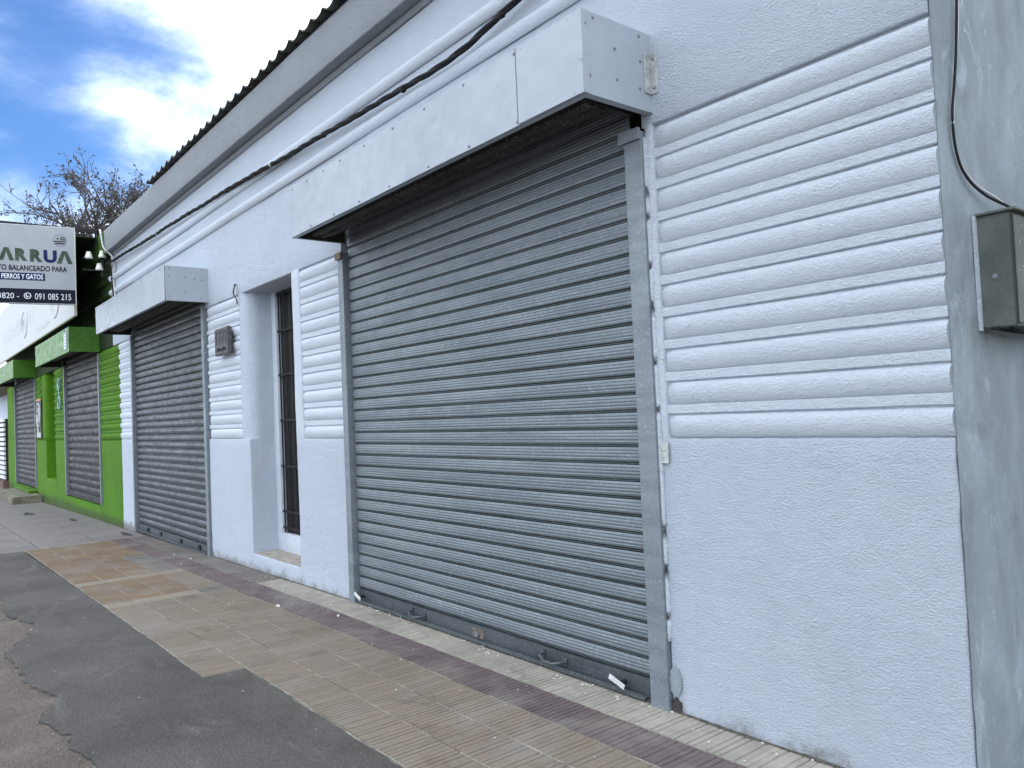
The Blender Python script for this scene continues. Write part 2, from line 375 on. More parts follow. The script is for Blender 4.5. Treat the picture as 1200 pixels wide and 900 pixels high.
# ================================================================== GROUND
g = MB(); g.box(-900, 900, -900, 900, -.9, -.62)
tag(g.obj('ground', MT['earth']), kind='structure')
g = MB(); n = 80
g.add([(-120, -16, -.38), (60, -16, -.38), (60, -4.75, -.34), (-120, -4.75, -.34)], [(0, 1, 2, 3)])
tag(g.obj('street', MT['asphalt']), 'worn asphalt street running along the pavement', kind='structure')
g = MB(); g.box(-120, 60, -22, -16, -.5, -.24); tag(g.obj('opposite_pavement', MT['slab']), kind='structure')
pave = None
# rough old concrete strip: fine grid with real lumps
g = MB(); xs = [-60+i*2.0 for i in range(22)] + [-16+i*.5 for i in range(1, 13)] + [-10+.12*i for i in range(1, 105)]
ys = [-4.6+.22*i for i in range(8)] + [-2.95+.09*i for i in range(1, 18)] + [-1.2, -.6, 0.0, .6, 1.2]
vs = []
for yy in ys:
    for x in xs:
        inp = yy < -1.9
        z = gz(x) - .011 - (0 if inp else .05) + (noise.noise(Vector((x*2.2, yy*2.2, 0)))*.009 + noise.noise(Vector((x*8, yy*8, 3)))*.006 + abs(noise.noise(Vector((x*20, yy*20, 3))))*.006 if inp else 0)
        vs.append((x, yy, z))
nx = len(xs)
g.add(vs, [(j*nx+i, j*nx+i+1, (j+1)*nx+i+1, (j+1)*nx+i) for j in range(len(ys)-1) for i in range(nx-1)])
pave = tag(g.obj('pavement', MT['old'], smooth=True), 'rough worn concrete pavement with tiled strips along the wall', kind='structure')
g = MB()
x = -60.0
while x < 10:
    kb = MB(); kb.box(x+.006, x+.994, -4.76, -4.6, -.5, gz(x+.5)-.02 if x < 0 else -.02)
    if -40 < x < 2: bevel(kb.obj('kerb_stone', MT['kerb'], pave), .015)
    x += 1.0
# dark cement patch, L-shaped with a ragged street edge, one slab with thickness
out = []
def rag(x, y, a=.035): return (x + a*noise.noise(Vector((x*9, y*9, 2)))*1.2, y + a*1.5*noise.noise(Vector((x*3.3, y*3.3, 7))) + a*1.1*noise.noise(Vector((x*9, y*9, 4))) + a*.35*noise.noise(Vector((x*33, y*33, 4))))
key = [(2.5, -2.15), (-1, -2.15), (-3.0, -2.28), (-4.1, -2.37), (-4.6, -2.40), (-5.0, -2.47), (-5.35, -2.36), (-5.8, -2.44), (-6.27, -2.44), (-6.7, -2.46), (-7.1, -2.27), (-7.6, -2.16), (-8.3, -2.33), (-9.0, -2.27), (-10.5, -2.45), (-12.9, -2.5)]
for a, b in zip(key, key[1:]):
    k = max(1, int(math.dist(a, b)/.022))
    for i in range(k): out.append(rag(a[0]+(b[0]-a[0])*i/k, a[1]+(b[1]-a[1])*i/k))
inner = [(-12.85, -2.5), (-12.82, -1.625), (-5.045, -1.605), (-5.035, -1.345), (-3.3, -1.345), (2.5, -1.345)]
inner2 = []
for a, b in zip(inner, inner[1:]):
    k = max(1, int(math.dist(a, b)/.03))
    for i in range(k):
        q = (a[0]+(b[0]-a[0])*i/k, a[1]+(b[1]-a[1])*i/k); inner2.append((q[0], q[1]+.012*noise.noise(Vector((q[0]*3, 0, 0)))+.010*noise.noise(Vector((q[0]*14, 0, 0)))))
inner2.append(inner[-1])
poly = out + inner2
bm = bmesh.new(); bv = [bm.verts.new((a, b, 0)) for a, b in poly]; bm.faces.new(bv)
bmesh.ops.triangulate(bm, faces=bm.faces)
r_ = bmesh.ops.extrude_face_region(bm, geom=list(bm.faces)); vv = [v for v in r_['geom'] if isinstance(v, bmesh.types.BMVert)]
for v in vv: v.co.z -= .07
for v in bm.verts: v.co.z += gz(v.co.x) + .0035
bmesh.ops.recalc_face_normals(bm, faces=bm.faces)
me = bpy.data.meshes.new('cement_patch'); bm.to_mesh(me); bm.free(); me.materials.append(MT['patch'])
tag(link('cement_patch', me), 'dark grey cement patch beside the tan tiles with a ragged street edge', kind='structure')
# bed under tiles (mortar, shows in the joints)
g = MB()
for i in range(30):
    x0, x1 = -13.0+i*.5, -12.5+i*.5
    g.add([(x0, -1.6, gz(x0)-.007), (x1, -1.6, gz(x1)-.007), (x1, .02, gz(x1)-.007), (x0, .02, gz(x0)-.007)], [(0, 1, 2, 3)])
g.obj('tile_bed', MT['grout'], pave)
for row_ in range(7):
    g = MB(); yj = -.002 - .265*row_
    for i in range(100):
        x0, x1 = -12.9+i*.12, -12.9+(i+1)*.12
        if row_ == 6 and x0 > -5.1: break
        if noise.noise(Vector((x0*1.7, row_*5.0, 2))) < -.22: continue
        z_ = -.0016 + .0012*noise.noise(Vector((x0*6, row_, 0)))
        g.add([(x0, yj-.0045, gz(x0)+z_), (x1, yj-.0045, gz(x1)+z_), (x1, yj+.0045, gz(x1)+z_), (x0, yj+.0045, gz(x0)+z_)], [(0, 1, 2, 3)])
    g.obj('mortar_line', MT['grout'], pave)
# grooved tiles: grooves run across the pavement
def tile_mesh(name, lx, ly, ng, mat, var):
    b = MB(); rr = random.Random(var*17+3); zt = 0.0; w = lx/ng; gap = .0013; gy = .0035
    prof = [(-lx/2+gap, -.02), (-lx/2+gap, -.002)]
    for i in range(ng):
        a = -lx/2 + i*w; d = .0065*rr.choice((.35, .7, .9, 1.1, 1.3))
        prof += [(a+w*.10+gap*(i == 0), zt-.0006), (a+w*.80, zt-.0004)]
        if i < ng-1: prof += [(a+w*.88, zt-d), (a+w*1.0, zt-d)]
    prof += [(lx/2-gap, -.002), (lx/2-gap, -.02)]
    k = len(prof)
    b.add([(p, -ly/2+gy, z) for p, z in prof] + [(p, ly/2-gy, z) for p, z in prof], [(i, i+1, k+i+1, k+i) for i in range(k-1)] + [tuple(range(k)), tuple(range(k, 2*k))[::-1]])
    return b.mesh(name, mat)
TM = {}
for key_, lx, ng in (('tan', .40, 11), ('orange', .40, 11), ('pale', .20, 5), ('cream', .40, 11), ('purple', .40, 11), ('greytile', .40, 11)):
    TM[key_] = [tile_mesh('%s_tile' % key_, lx, .265, ng, MT[key_], v) for v in range(3)]
TM['greyhalf'] = [tile_mesh('grey_half_tile', .20, .265, 5, MT['greytile'], 4)]
names = {'tan': 'tan_tile', 'orange': 'ochre_tile', 'pale': 'pale_tile', 'cream': 'cream_tile', 'purple': 'mauve_tile', 'greytile': 'grey_tile', 'greyhalf': 'grey_tile'}
def put_tile(kind, x, row, half=False):
    y = -.1345 - .265*row
    o = link(names[kind], TM[kind][R.randrange(len(TM[kind]))], pave)
    o.location = (x, y + R.uniform(-.0008, .0008), gz(x) + .0005 + R.uniform(-.0012, .0012))
    o.rotation_euler = (R.uniform(-.0025, .0025), (-.012 if x < -6 else 0)+R.uniform(-.002, .002), R.uniform(-.0025, .0025))
for row in range(6):
    x = -7.70 + .2
    while x < -.9:                                  # near stretch
        if not (row == 5 and x > -5.05):
            put_tile('cream' if row == 0 else 'purple' if row == 1 else 'tan', x, row)
        x += .4
    if row >= 2:
        put_tile('pale' if row > 2 else 'greyhalf', -7.8, row)
        for x in (-8.1, -8.5, -8.9): put_tile('orange' if row > 2 else 'tan', x, row)
        put_tile('pale' if row != 4 else 'pale', -9.2, row)
        x = -9.5
        while x > -12.9: put_tile('orange' if (row > 2 or x < -10.8) else 'greytile', x, row); x -= .4
    else:
        x = -7.9 + .2
        for i in range(13):
            x = -7.9 - .4*i + (.0)
            put_tile('greytile' if row == 0 else ('purple' if (i not in (4, 5) or True) else 'greytile'), x+0.0, row)
# grey slabs of the far pavement
ysl = [-4.55, -3.6, -2.5, -1.42, -.68, 0.0]
x = -12.86; i = 0
while x > -44:
    L = 1.25
    for j in range(5):
        if j == 4 and False: continue
        x1 = x - .006; x0 = x - L + .006
        if (j < 2) and x > -12.9: pass
        b = MB(); b.box(x0-(x0+x1)/2, x1-(x0+x1)/2, ysl[j]+.006, ysl[j+1]-.006, -.05, 0)
        o = b.obj('paving_slab', MT['slab'], pave); o.location = ((x0+x1)/2, 0, gz((x0+x1)/2)+R.uniform(-.003, .003)); bevel(o, .005, 1)
    x -= L; i += 1
# dark stains on the slabs
def blot(x, y, rx, ry, seed, mat, name, z=.004):
    b = MB(); n = 26; pts = []
    for k in range(n):
        q = 2*math.pi*k/n; e = .65 + .6*abs(noise.noise(Vector((math.cos(q)*1.7, math.sin(q)*1.7, seed))))*1.6
        pts.append((x+rx*e*math.cos(q), y+ry*e*math.sin(q), gz(x)+z + .001))
    b.add(pts + [(p[0], p[1], p[2]-.004) for p in pts], [tuple(range(n))] + [(k, (k+1) % n, n+(k+1) % n, n+k) for k in range(n)])
    return b.obj(name, mat, pave)
blot(-19.3, -.75, .75, .13, 1, MT['soot'], 'dirt_stain'); blot(-16.9, -.33, .45, .05, 4, MT['soot'], 'dirt_stain'); blot(-13.5, -.18, .35, .05, 9, MT['soot'], 'dirt_stain')
# fallen plaster chips along the tiles
def chip(x, y, s):
    b = MB(); n = 6; a0 = R.uniform(0, 6); pts = [(s*R.uniform(.5, 1)*math.cos(a0+k*math.pi/3), s*.7*R.uniform(.5, 1)*math.sin(a0+k*math.pi/3)) for k in range(n)]
    b.add([(p[0], p[1], .003) for p in pts] + [(p[0]*.8, p[1]*.8, .003+s*.35) for p in pts], [tuple(range(n))[::-1], tuple(range(n, 2*n))] + [(k, (k+1) % n, n+(k+1) % n, n+k) for k in range(n)])
    return b, (x, y, gz(x)+.0)
chips = MB()
cs = [(-6.51, -.53, .03), (-5.79, -.33, .022), (-6.2, -.2, .012), (-9.9, -.25, .02), (-10.4, -.3, .02), (-9.6, -.45, .015)]
for k in range(130):
    xx = -R.uniform(1.3, 9.5); cs.append((xx, -abs(R.gauss(0, .35)) - .02, R.uniform(.003, .009)))
for k in range(60): cs.append((-R.uniform(1.3, 6), -R.uniform(.02, .1), R.uniform(.003, .012)))
for k in range(30): cs.append((-R.uniform(2, 9), -R.uniform(1.4, 2.4), R.uniform(.003, .008)))
for x, y, s in cs:
    b, l = chip(x, y, s); chips.add([(v[0]+l[0], v[1]+l[1], v[2]+l[2]) for v in b.v], b.f)
tag(chips.obj('plaster_crumbs', flat('plaster_crumb', (.68, .67, .64), .9)), 'small white plaster crumbs scattered over the tiles at the foot of the wall', 'debris', kind='stuff')

gv = MB()
for kx, ky in out[::2]:
    for _ in range(2):
        b, l = chip(kx+R.gauss(0, .03), ky+R.gauss(-.015, .045), R.uniform(.004, .013)); z0 = R.uniform(-.004, .0)
        gv.add([(v[0]+l[0], v[1]+l[1], v[2]+l[2]+z0) for v in b.v], b.f)
for _ in range(500):
    kx = -R.uniform(2.5, 9.5); ky = -R.uniform(2.3, 3.1); b, l = chip(kx, ky, R.uniform(.003, .010)); gv.add([(v[0]+l[0], v[1]+l[1], v[2]+l[2]-.006) for v in b.v], b.f)
tag(gv.obj('loose_gravel', flat('broken_cement_gravel', (.17, .155, .14), .95, 0, .6, 30)), 'loose grey gravel along the broken street edge of the cement patch', 'gravel', kind='stuff')
gp = MB(); pa = []; pb = []
for i in range(330):
    x = -14.4 + i*.04; w = .002 + .020*max(0, noise.noise(Vector((x*2.3, 0, 3)))+.25) + .012*abs(noise.noise(Vector((x*14, 0, 3))))
    pa.append((x, .02, gz(x)+.012+.01*noise.noise(Vector((x*9, 4, 0))))); pb.append((x, -w-.004, gz(x)+.0022))
k = len(pa); gp.add(pa+pb, [(i, i+1, k+i+1, k+i) for i in range(k-1)]); gp.obj('dirt_line', flat('dark_gap_dirt', (.10, .092, .078), .95, 0, .5, 40, .01), pave)
# ================================================================== WHITE BUILDING
wb = empty('white_building', (-8, 0, 0), 'long white rendered shop building with rib mouldings and two grey roller shutters', 'building')
wb.location = (0, 0, 0)
XR = -1.262
def part(mb, name, mat, smooth=True, parent=wb, label=None):
    o = mb.obj(name, mat, parent, smooth)
    if label: o['label'] = label
    return o
b = MB(); wall_runs = ((-14.87, -13.57, 3.0), (-13.57, -9.89, 3.43), (-9.89, -6.17, 3.0), (-6.17, -2.70, 3.43), (-2.70, XR, 3.0))
def upper(b, runs, z1, step=.10, back=.36):
    for x0, x1, zlo in runs:
        nx_ = max(2, int(round((x1-x0)/step))); r = .012
        zs = [zlo, zlo, zlo+.004] + [zlo+r+(z1-zlo-r)*j/14 for j in range(15)]; fz = [back, r, r*.25] + [0]*15
        vs = [(x0+(x1-x0)*i/nx_, fz[j] + (wob(x0+(x1-x0)*i/nx_, zs[j]) if j else 0), zs[j]) for j in range(len(zs)) for i in range(nx_+1)]
        k = nx_+1; b.add(vs, [(j*k+i, j*k+i+1, (j+1)*k+i+1, (j+1)*k+i) for j in range(len(zs)-1) for i in range(nx_)])
upper(b, wall_runs, 4.72)
for x0, y0 in ((-13.57, 0), (-9.89, 0), (-6.17, 0), (-2.70, 0)): b.add([(x0, .004, 3.0), (x0, .36, 3.0), (x0, .36, 3.44), (x0, .004, 3.44)], [(0, 1, 2, 3)])
b.add([(-14.87, 0, 3.0), (-14.87, .36, 3.0), (-14.87, .36, 4.72), (-14.87, 0, 4.72)], [(0, 1, 2, 3)])
b.add([(XR, 0, 3.0), (XR, .36, 3.0), (XR, .36, 4.72), (XR, 0, 4.72)], [(0, 1, 2, 3)])
part(b, 'upper_wall', MT['white'])
for x0, x1 in ((-2.687, XR), (-7.25, -6.19), (-9.87, -8.49), (-14.43, -13.58)):
    b = MB(); pillow(b, x0, x1, -.4, 1.383, step=.07 if x1 > -7 else .1, r=.014, jag=.005); part(b, 'lower_wall', MT['white'])
# recessed fields behind the ribs with plain margins
def field(x0, x1, parent=wb, mat=MT['white_smooth'], name='rib_panel', z1=3.03):
    b = MB(); pillow(b, x0, x1, 1.36, z1, y=.024, back=.33, step=.09, r=.006); return part(b, name, mat, parent=parent)
field(-2.64, XR); field(-7.08, -6.19); field(-9.86, -8.7); field(-14.43, -13.58)
for x0, x1 in ((-2.687, -2.632), (-7.25, -7.075)):
    b = MB(); pillow(b, x0, x1, 1.365, 3.03, back=.36, step=.09, r=.012); part(b, 'wall_margin', MT['white_smooth'])
# rounded pier edge beside the door
b = MB(); prof = [(-8.735, .30), (-8.73, .02)] + [(-8.71+.02*i, .006-.004*i/3) for i in range(4)]
prof += [(-8.645 + .155*math.sin(t), .155-.155*math.cos(t)) for t in [i*math.pi/2/8 for i in range(9)]] + [(-8.49, .22), (-8.49, .36)]
nz = 22; vs = []
for j in range(nz+1):
    z = 1.37 + (3.02-1.37)*j/nz
    for x, y in prof: vs.append((x + wob(y*3, z, 3)*.6, y + wob(x, z)*(1 if y < .2 else 0), z))
k = len(prof); b.add(vs, [(j*k+i, j*k+i+1, (j+1)*k+i+1, (j+1)*k+i) for j in range(nz) for i in range(k-1)]); part(b, 'rounded_pier', MT['white'])
def ribs(x0, x1, lr, rr, parent, mat, cap=None, name='wall_rib', z=0.0):
    for i in range(10):
        b = MB(); rib(b, x0, x1, RIB0+RIBP*i+z, i, lr, rr, cap, step=.05 if x1 > -7 else .09)
        part(b, name, [mat, MT['side']] if cap else mat, parent=parent)
ribs(-2.636, -1.258, True, False, wb, MT['white_smooth'], cap=1)
ribs(-7.08, -6.17, True, False, wb, MT['white_smooth'])
ribs(-9.855, -8.715, True, True, wb, MT['white_smooth'])
ribs(-14.43, -13.56, False, False, wb, MT['white_smooth'])
def fillets(x0, x1, parent, mat, z=0.0, step=.06):
    for i in range(9):
        zb_ = RIB0+RIBP*i+RIBH+z; b = MB(); n = max(3, int((x1-x0)/step)); vs = []
        P = [(.006, .025), (.007, .014), (.011, .009), (.030, .0085), (.046, .009), (.051, .011), (.0545, .016), (.056, .025)]
        for q in range(n+1):
            X = x0+(x1-x0)*q/n; zo = .0025*noise.noise(Vector((X*2, i*4.3, 6)))
            for dz, y in P: vs.append((X, y+wob(X, zb_)*.5, zb_+dz+zo))
        k = len(P); b.add(vs, [(q*k+j, q*k+j+1, (q+1)*k+j+1, (q+1)*k+j) for q in range(n) for j in range(k-1)] + [tuple(range(k)), tuple(range(n*k, n*k+k))])
        part(b, 'wall_fillet', mat, False, parent)
fillets(-2.64, -1.259, wb, MT['white_smooth']); fillets(-7.07, -6.17, wb, MT['white_smooth']); fillets(-9.86, -8.73, wb, MT['white_smooth'], step=.1); fillets(-14.43, -13.56, wb, MT['white_smooth'], step=.15)
for zc in (4.165, 3.92):
    b = MB(); rib(b, -14.9, XR, zc-.05, 3, False, False, None, step=.15, y=.004, depth=.045, h=.10); part(b, 'wall_moulding', MT['white_smooth'])
# cornice
b = MB(); pillow(b, -14.76, -1.2, 4.585, 4.975, y=-.12, back=.3, step=.12, r=.012); part(b, 'cornice', MT['cornice'])
b = MB(); rib(b, -14.7, -1.22, 4.53, 2, False, False, None, step=.2, y=.0, depth=.03, h=.06); part(b, 'cornice_fillet', MT['cornice'])
# side wall (bare grey cement)
b = MB(); n1_, n2_ = 60, 60; vs = []
for j in range(n2_+1):
    z = -.4 + 5.5*j/n2_
    for i in range(n1_+1):
        y = .012 + (6.0-.012)*(i/n1_)**2.2
        e = noise.noise(Vector((y*2, z*2, 4)))*.008 + noise.noise(Vector((y*7, z*7, 1)))*.004
        if i == 0: y += noise.noise(Vector((0, z*9, 3)))*.010 + noise.noise(Vector((0, z*31, 3)))*.006
        vs.append((-1.257 + e*min(1, i/3), y, z))
b.add(vs, [(j*(n1_+1)+i, j*(n1_+1)+i+1, (j+1)*(n1_+1)+i+1, (j+1)*(n1_+1)+i) for j in range(n2_) for i in range(n1_)])
part(b, 'side_wall', MT['side'], label='bare grey cement side wall beyond the white corner')
# building core
b = MB(); b.box(-14.9, -1.29, .352, 8.0, -.4, 4.7); part(b, 'rear_wall', MT['side'], False)
# door recess
b = MB(); pillow(b, -8.49, -7.25, -.4, .142, back=.36, step=.08, r=.012); part(b, 'doorstep_front', MT['white'])
b = MB(); b.box(-8.52, -7.22, .012, .29, .10, .147); part(b, 'door_sill', MT['step'], False)
b = MB(); pillow(b, -8.52, -7.22, .14, .335, y=.285, back=.07, r=.006); part(b, 'door_riser', MT['white_smooth'])
b = MB(); pillow(b, -8.52, -8.375, .33, 3.02, y=.285, back=.07, r=.006); pillow(b, -7.30, -7.22, .33, 3.02, y=.285, back=.07, r=.006); part(b, 'door_frame', MT['white_smooth'])
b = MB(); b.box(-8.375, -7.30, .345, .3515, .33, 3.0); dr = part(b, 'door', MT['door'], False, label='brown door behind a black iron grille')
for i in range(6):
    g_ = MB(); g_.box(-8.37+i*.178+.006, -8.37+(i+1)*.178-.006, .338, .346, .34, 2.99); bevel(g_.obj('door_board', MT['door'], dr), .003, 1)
for i in range(7):
    g_ = MB(); xx = -8.35+i*.17; g_.tube([(xx, .312, .345), (xx, .312, 2.99)], .009, 6); g_.obj('grille_bar', MT['iron'], dr)
for z in (.40, .576, 1.07, 1.57, 2.07, 2.557, 2.96):
    g_ = MB(); g_.box(-8.372, -7.305, .298, .304, z-.012, z+.012); g_.obj('grille_strap', MT['iron'], dr)

# ---------------- roller shutters
def slat_mesh(w, pitch, mat, seed, plain=False, low=.85):
    y0 = .012
    y0 = .030
    P = [(0, y0), (.055, y0), (.06, .002), (.105, .0), (.11, y0), (.175, y0+.001), (.18, .002), (.19, -.002)]
    for i in range(1, 13):
        t = i/12; z = .19 + .805*t
        P.append((z, -.002 - .0042*math.sin(math.pi*min(1, t*1.02))**.8 + (.0016 if i % 3 == 0 else -.0006)))
    P.append((1.0, y0))
    if plain: P = [(0, y0), (.22, y0), (.25, .004), (.32, -.004), (.58, -.010), (.84, -.006), (.97, .001), (1.0, y0)]
    k = len(P); nx_ = 8; vs = []
    for i in range(nx_+1):
        X = -w/2 + w*i/nx_
        for z, y in P: vs.append((X, y + .0030*noise.noise(Vector((X*1.1, seed*3.7, 0))) + .0012*noise.noise(Vector((X*4.1, seed*3.7, 2))), z*pitch + .0018*noise.noise(Vector((X*.8, seed*5.1, 4)))))
    b = MB(); b.add(vs, [(i*k+j, i*k+j+1, (i+1)*k+j+1, (i+1)*k+j) for i in range(nx_) for j in range(k-1)])
    return b.mesh('slat', mat)
def shutter(parent, x0, x1, zb, zt, pitch, mat, gl, gr, label, ysl=.025, plain=False, railh=.11, rollmat=None, detail=True, gmat=None):
    gmat = gmat or MT['guide']
    b = MB(); b.box(x0-.02, x1+.02, ysl+.05, ysl+.06, zb-.1, 3.42)
    root = b.obj('roller_shutter', MT['dark'], parent); root['label'] = label
    n = int(round((3.24 - zb - railh)/pitch)); variants = [slat_mesh(x1-x0, pitch, mat, s+x0, plain) for s in range(8)]
    for i in range(n):
        o = link('slat', variants[R.randrange(8)], root); o.location = ((x0+x1)/2 + R.uniform(-.003, .003), ysl + R.uniform(-.001, .001), zb+railh+i*pitch); o.rotation_euler = (R.uniform(-.02, .02), R.uniform(-.0003, .0003), 0)
    r_ = MB(); r_.box(x0, x1, ysl-.006, ysl+.02, zb, zb+railh-.004); r_.box(x0+.04, x1-.06, ysl-.045, ysl-.0065, zb+.004, zb+.012); r_.box(x0+.04, x1-.06, ysl-.048, ysl-.0455, zb+.004, zb+.030)
    rl = r_.obj('bottom_rail', MT['rail'] if detail else mat, root)
    for a, c in ((gl, 'l'), (gr, 'r')):
        if a is None: continue
        q = MB(); q.box(a[0], a[1], -.028, -.022, zb-.02, zt); q.box(a[0], a[0]+.005, -.022, .07, zb-.02, zt); q.box(a[1]-.005, a[1], -.022, .07, zb-.02, zt)
        q.box(a[0]+.0051, a[1]-.0051, .06, .0695, zb-.02, zt)
        bevel(q.obj('guide_rail', gmat, root), .0015, 1)
    # roll of curtain inside the hood: a ridged drum
    d = MB(); N = 15; rr_ = .222; cy, cz = -.238, 3.272; prof = []
    for i in range(N*6):
        q = 2*math.pi*i/(N*6); ph = i % 6; e = rr_ + (-.016 if ph in (0, 1) else .0 + .005*math.sin(math.pi*(ph-1)/5))
        prof.append((cy + e*math.cos(q), cz + e*math.sin(q)*.84))
    K = len(prof); d.add([(x0-.02, p[0], p[1]) for p in prof] + [(x1+.02, p[0], p[1]) for p in prof], [(i, (i+1) % K, K+(i+1) % K, K+i) for i in range(K)] + [tuple(range(K)), tuple(range(K, 2*K))[::-1]])
    d.obj('shutter_roll', rollmat or MT['galv_dark'], root)
    for xx in (x0-.03, x1+.024):
        e_ = MB(); e_.box(xx, xx+.006, -.44, .0, 3.10, 3.42); e_.obj('roll_bracket', MT['galv_dark'], root)
    return root
big = shutter(wb, -6.085, -2.80, .008, 2.985, .0935, MT['galv'], (-6.19, -6.10), (-2.81, -2.69), 'large galvanised roller shutter beside the corner, closed, with two handles and pale latches')
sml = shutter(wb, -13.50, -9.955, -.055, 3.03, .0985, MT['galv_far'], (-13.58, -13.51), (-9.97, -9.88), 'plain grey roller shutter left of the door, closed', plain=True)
def handle(x, z, parent, w=.20):
    b = MB(); y = .015
    b.tube([(x-w/2, y, z+.012), (x-w/2+.01, y-.035, z+.008), (x-w*.2, y-.055, z-.01), (x+w*.2, y-.055, z-.012), (x+w/2-.01, y-.035, z-.002), (x+w/2, y, z)], .008, 8)
    b.box(x-w/2-.018, x-w/2+.018, y-.0045, y+.001, z-.012, z+.034); b.box(x+w/2-.018, x+w/2+.018, y-.0045, y+.001, z-.024, z+.022)
    b.obj('handle', MT['rust'] if False else MT['rail'], parent, False)
handle(-3.61, .062, big); handle(-5.15, .062, big, .18)
def latch(x, z, parent):
    b = MB(); b.box(-.062, .062, -.004, .004, -.014, .014); o = bevel(b.obj('latch', MT['lip'], parent), .002, 1); o.location = (x, -.034, z); o.rotation_euler = (rad(-8), rad(15), rad(-4))
    s_ = MB(); s_.tube([(x+.015, .02, z-.005), (x+.012, -.030, z-.008)], .013, 8); s_.obj('latch_bolt', MT['iron'], parent)
latch(-3.045, .068, big); latch(-6.03, .066, big)
b = MB(); b.box(-4.45, -4.32, .013, .0185, .03, .095); b.obj('lock_plate', MT['rust'], big)
b = MB(); b.lathe([(.0, 0), (.022, 0), (.022, .012), (.012, .018), (0, .018)][::-1], 12, (-4.385, -.002, .06), 'y'); b.obj('lock_cylinder', MT['bolt'], big)
for xx in (-10.4, -11.2, -12.2, -12.9):
    b = MB(); b.box(xx-.04, xx+.04, -.0, .018, -.02, .03); b.obj('lock_lug', MT['iron'], sml)
# small fixings round the big shutter
b = MB(); b.box(-2.688, -2.625, -.012, -.006, 1.255, 1.365); b.lathe([(.0, -.019), (.007, -.019), (.009, -.013), (.009, -.011)], 8, (-2.652, 0, 1.325), 'y'); bevel(part(b, 'hinge_plate', MT['zinc'], False), .002, 1)
b = MB(); n = 18; pts = [(-2.655+.038*math.cos(2*math.pi*k/n)*(1+.15*math.sin(3*k)), .155+.075*math.sin(2*math.pi*k/n)) for k in range(n)]
b.add([(p[0], -.012, p[1]) for p in pts] + [(p[0], .01, p[1]) for p in pts], [tuple(range(n))] + [(k, (k+1) % n, n+(k+1) % n, n+k) for k in range(n)]); part(b, 'cement_dab', MT['side'], False)
b = MB(); pts = [(-2.655+.034*math.cos(2*math.pi*k/n)*(1+.25*math.sin(4*k)), .035+.034*math.sin(2*math.pi*k/n)*(1+.2*math.cos(5*k))) for k in range(n)]
b.add([(p[0], -.009, p[1]) for p in pts] + [(p[0], .01, p[1]) for p in pts], [tuple(range(n))] + [(k, (k+1) % n, n+(k+1) % n, n+k) for k in range(n)]); part(b, 'broken_hole', MT['soot'], False)
# caulk line between guide and wall
b = MB(); b.tube([(-2.684+.003*noise.noise(Vector((0, 0, z*.13))), -.001, z*.05) for z in range(7, 60)], [.0135+.0015*noise.noise(Vector((3, 0, z*.3))) for z in range(7, 60)], 8); part(b, 'caulk_bead', MT['white_smooth'])

rivet_me = None
def rivet(parent, loc, nrm):
    global rivet_me
    if rivet_me is None:
        b = MB(); b.lathe([(.0085, 0), (.0085, .002), (.005, .005), (0.0005, .006)], 8); rivet_me = b.mesh('rivet', MT['bolt'], True)
    o = link('rivet', rivet_me, parent); o.location = loc; o.rotation_euler = Vector(nrm).to_track_quat('Z', 'Y').to_euler()
def hood(parent, x0, x1, yf, z0, z1, mat, label, seams=(), rows=True, name='shutter_hood'):
    t = .004; nseg = max(4, int((x1-x0)/.25)); b = MB()
    def panel(P, Q, U, V, thick, nu, nv, amp, s):
        pass
    # front sheet, lightly dented
    nu, nv = nseg, 4
    for off in (0, t):
        vs = []
        for j in range(nv+1):
            for i in range(nu+1):
                X = x0+(x1-x0)*i/nu; Z = z0+(z1-z0)*j/nv
                vs.append((X, yf+off + .005*noise.noise(Vector((X*1.7, Z*3, 2))), Z + (.002*noise.noise(Vector((X*2, 0, 5))) if j in (0, nv) else 0)))
        b.add(vs, [(j*(nu+1)+i, j*(nu+1)+i+1, (j+1)*(nu+1)+i+1, (j+1)*(nu+1)+i) for j in range(nv) for i in range(nu)])
    b.box(x0, x0+t, yf+t+.003, -.001, z0, z1); b.box(x1-t, x1, yf+t+.003, -.001, z0, z1)      # ends
    b.box(x0+t, x1-t, yf+t+.003, -.001, z1-t, z1)                                               # top
    b.box(x0+t+.001, x1-t-.001, yf+t+.004, yf+.045, z0, z0+.003); b.box(x1-.045, x1-t-.001, yf+.046, -.002, z0, z0+.003)  # return lips
    h = part(b, name, mat, False, parent, label)
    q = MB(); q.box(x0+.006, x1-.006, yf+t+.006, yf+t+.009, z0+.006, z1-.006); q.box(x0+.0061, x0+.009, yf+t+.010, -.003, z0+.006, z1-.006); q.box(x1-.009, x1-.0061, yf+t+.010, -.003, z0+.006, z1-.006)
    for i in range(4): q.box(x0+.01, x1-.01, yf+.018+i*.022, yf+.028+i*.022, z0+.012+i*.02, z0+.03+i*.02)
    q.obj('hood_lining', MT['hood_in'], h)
    return h
hd = hood(wb, -6.09, -2.62, -.487, 3.058, 3.468, MT['hood'], 'large white sheet-metal shutter hood by the corner with a seam and rivets')
for xx in (-2.71, -3.075, -3.135, -3.6, -4.02, -4.41, -4.8, -5.17, -5.45, -5.75, -6.03): rivet(hd, (xx, -.4885, 3.445), (0, -1, 0))
for xx in (-2.685, -3.13, -3.57, -4.0, -4.48, -4.9, -5.3, -5.7): rivet(hd, (xx, -.4885, 3.078), (0, -1, 0))
for yy, zz_ in ((-.414, 3.443), (-.469, 3.40), (-.086, 3.44), (-.269, 3.327), (-.083, 3.309), (-.451, 3.15), (-.261, 3.174), (-.094, 3.165)): rivet(hd, (-2.6195, yy, zz_), (1, 0, 0))
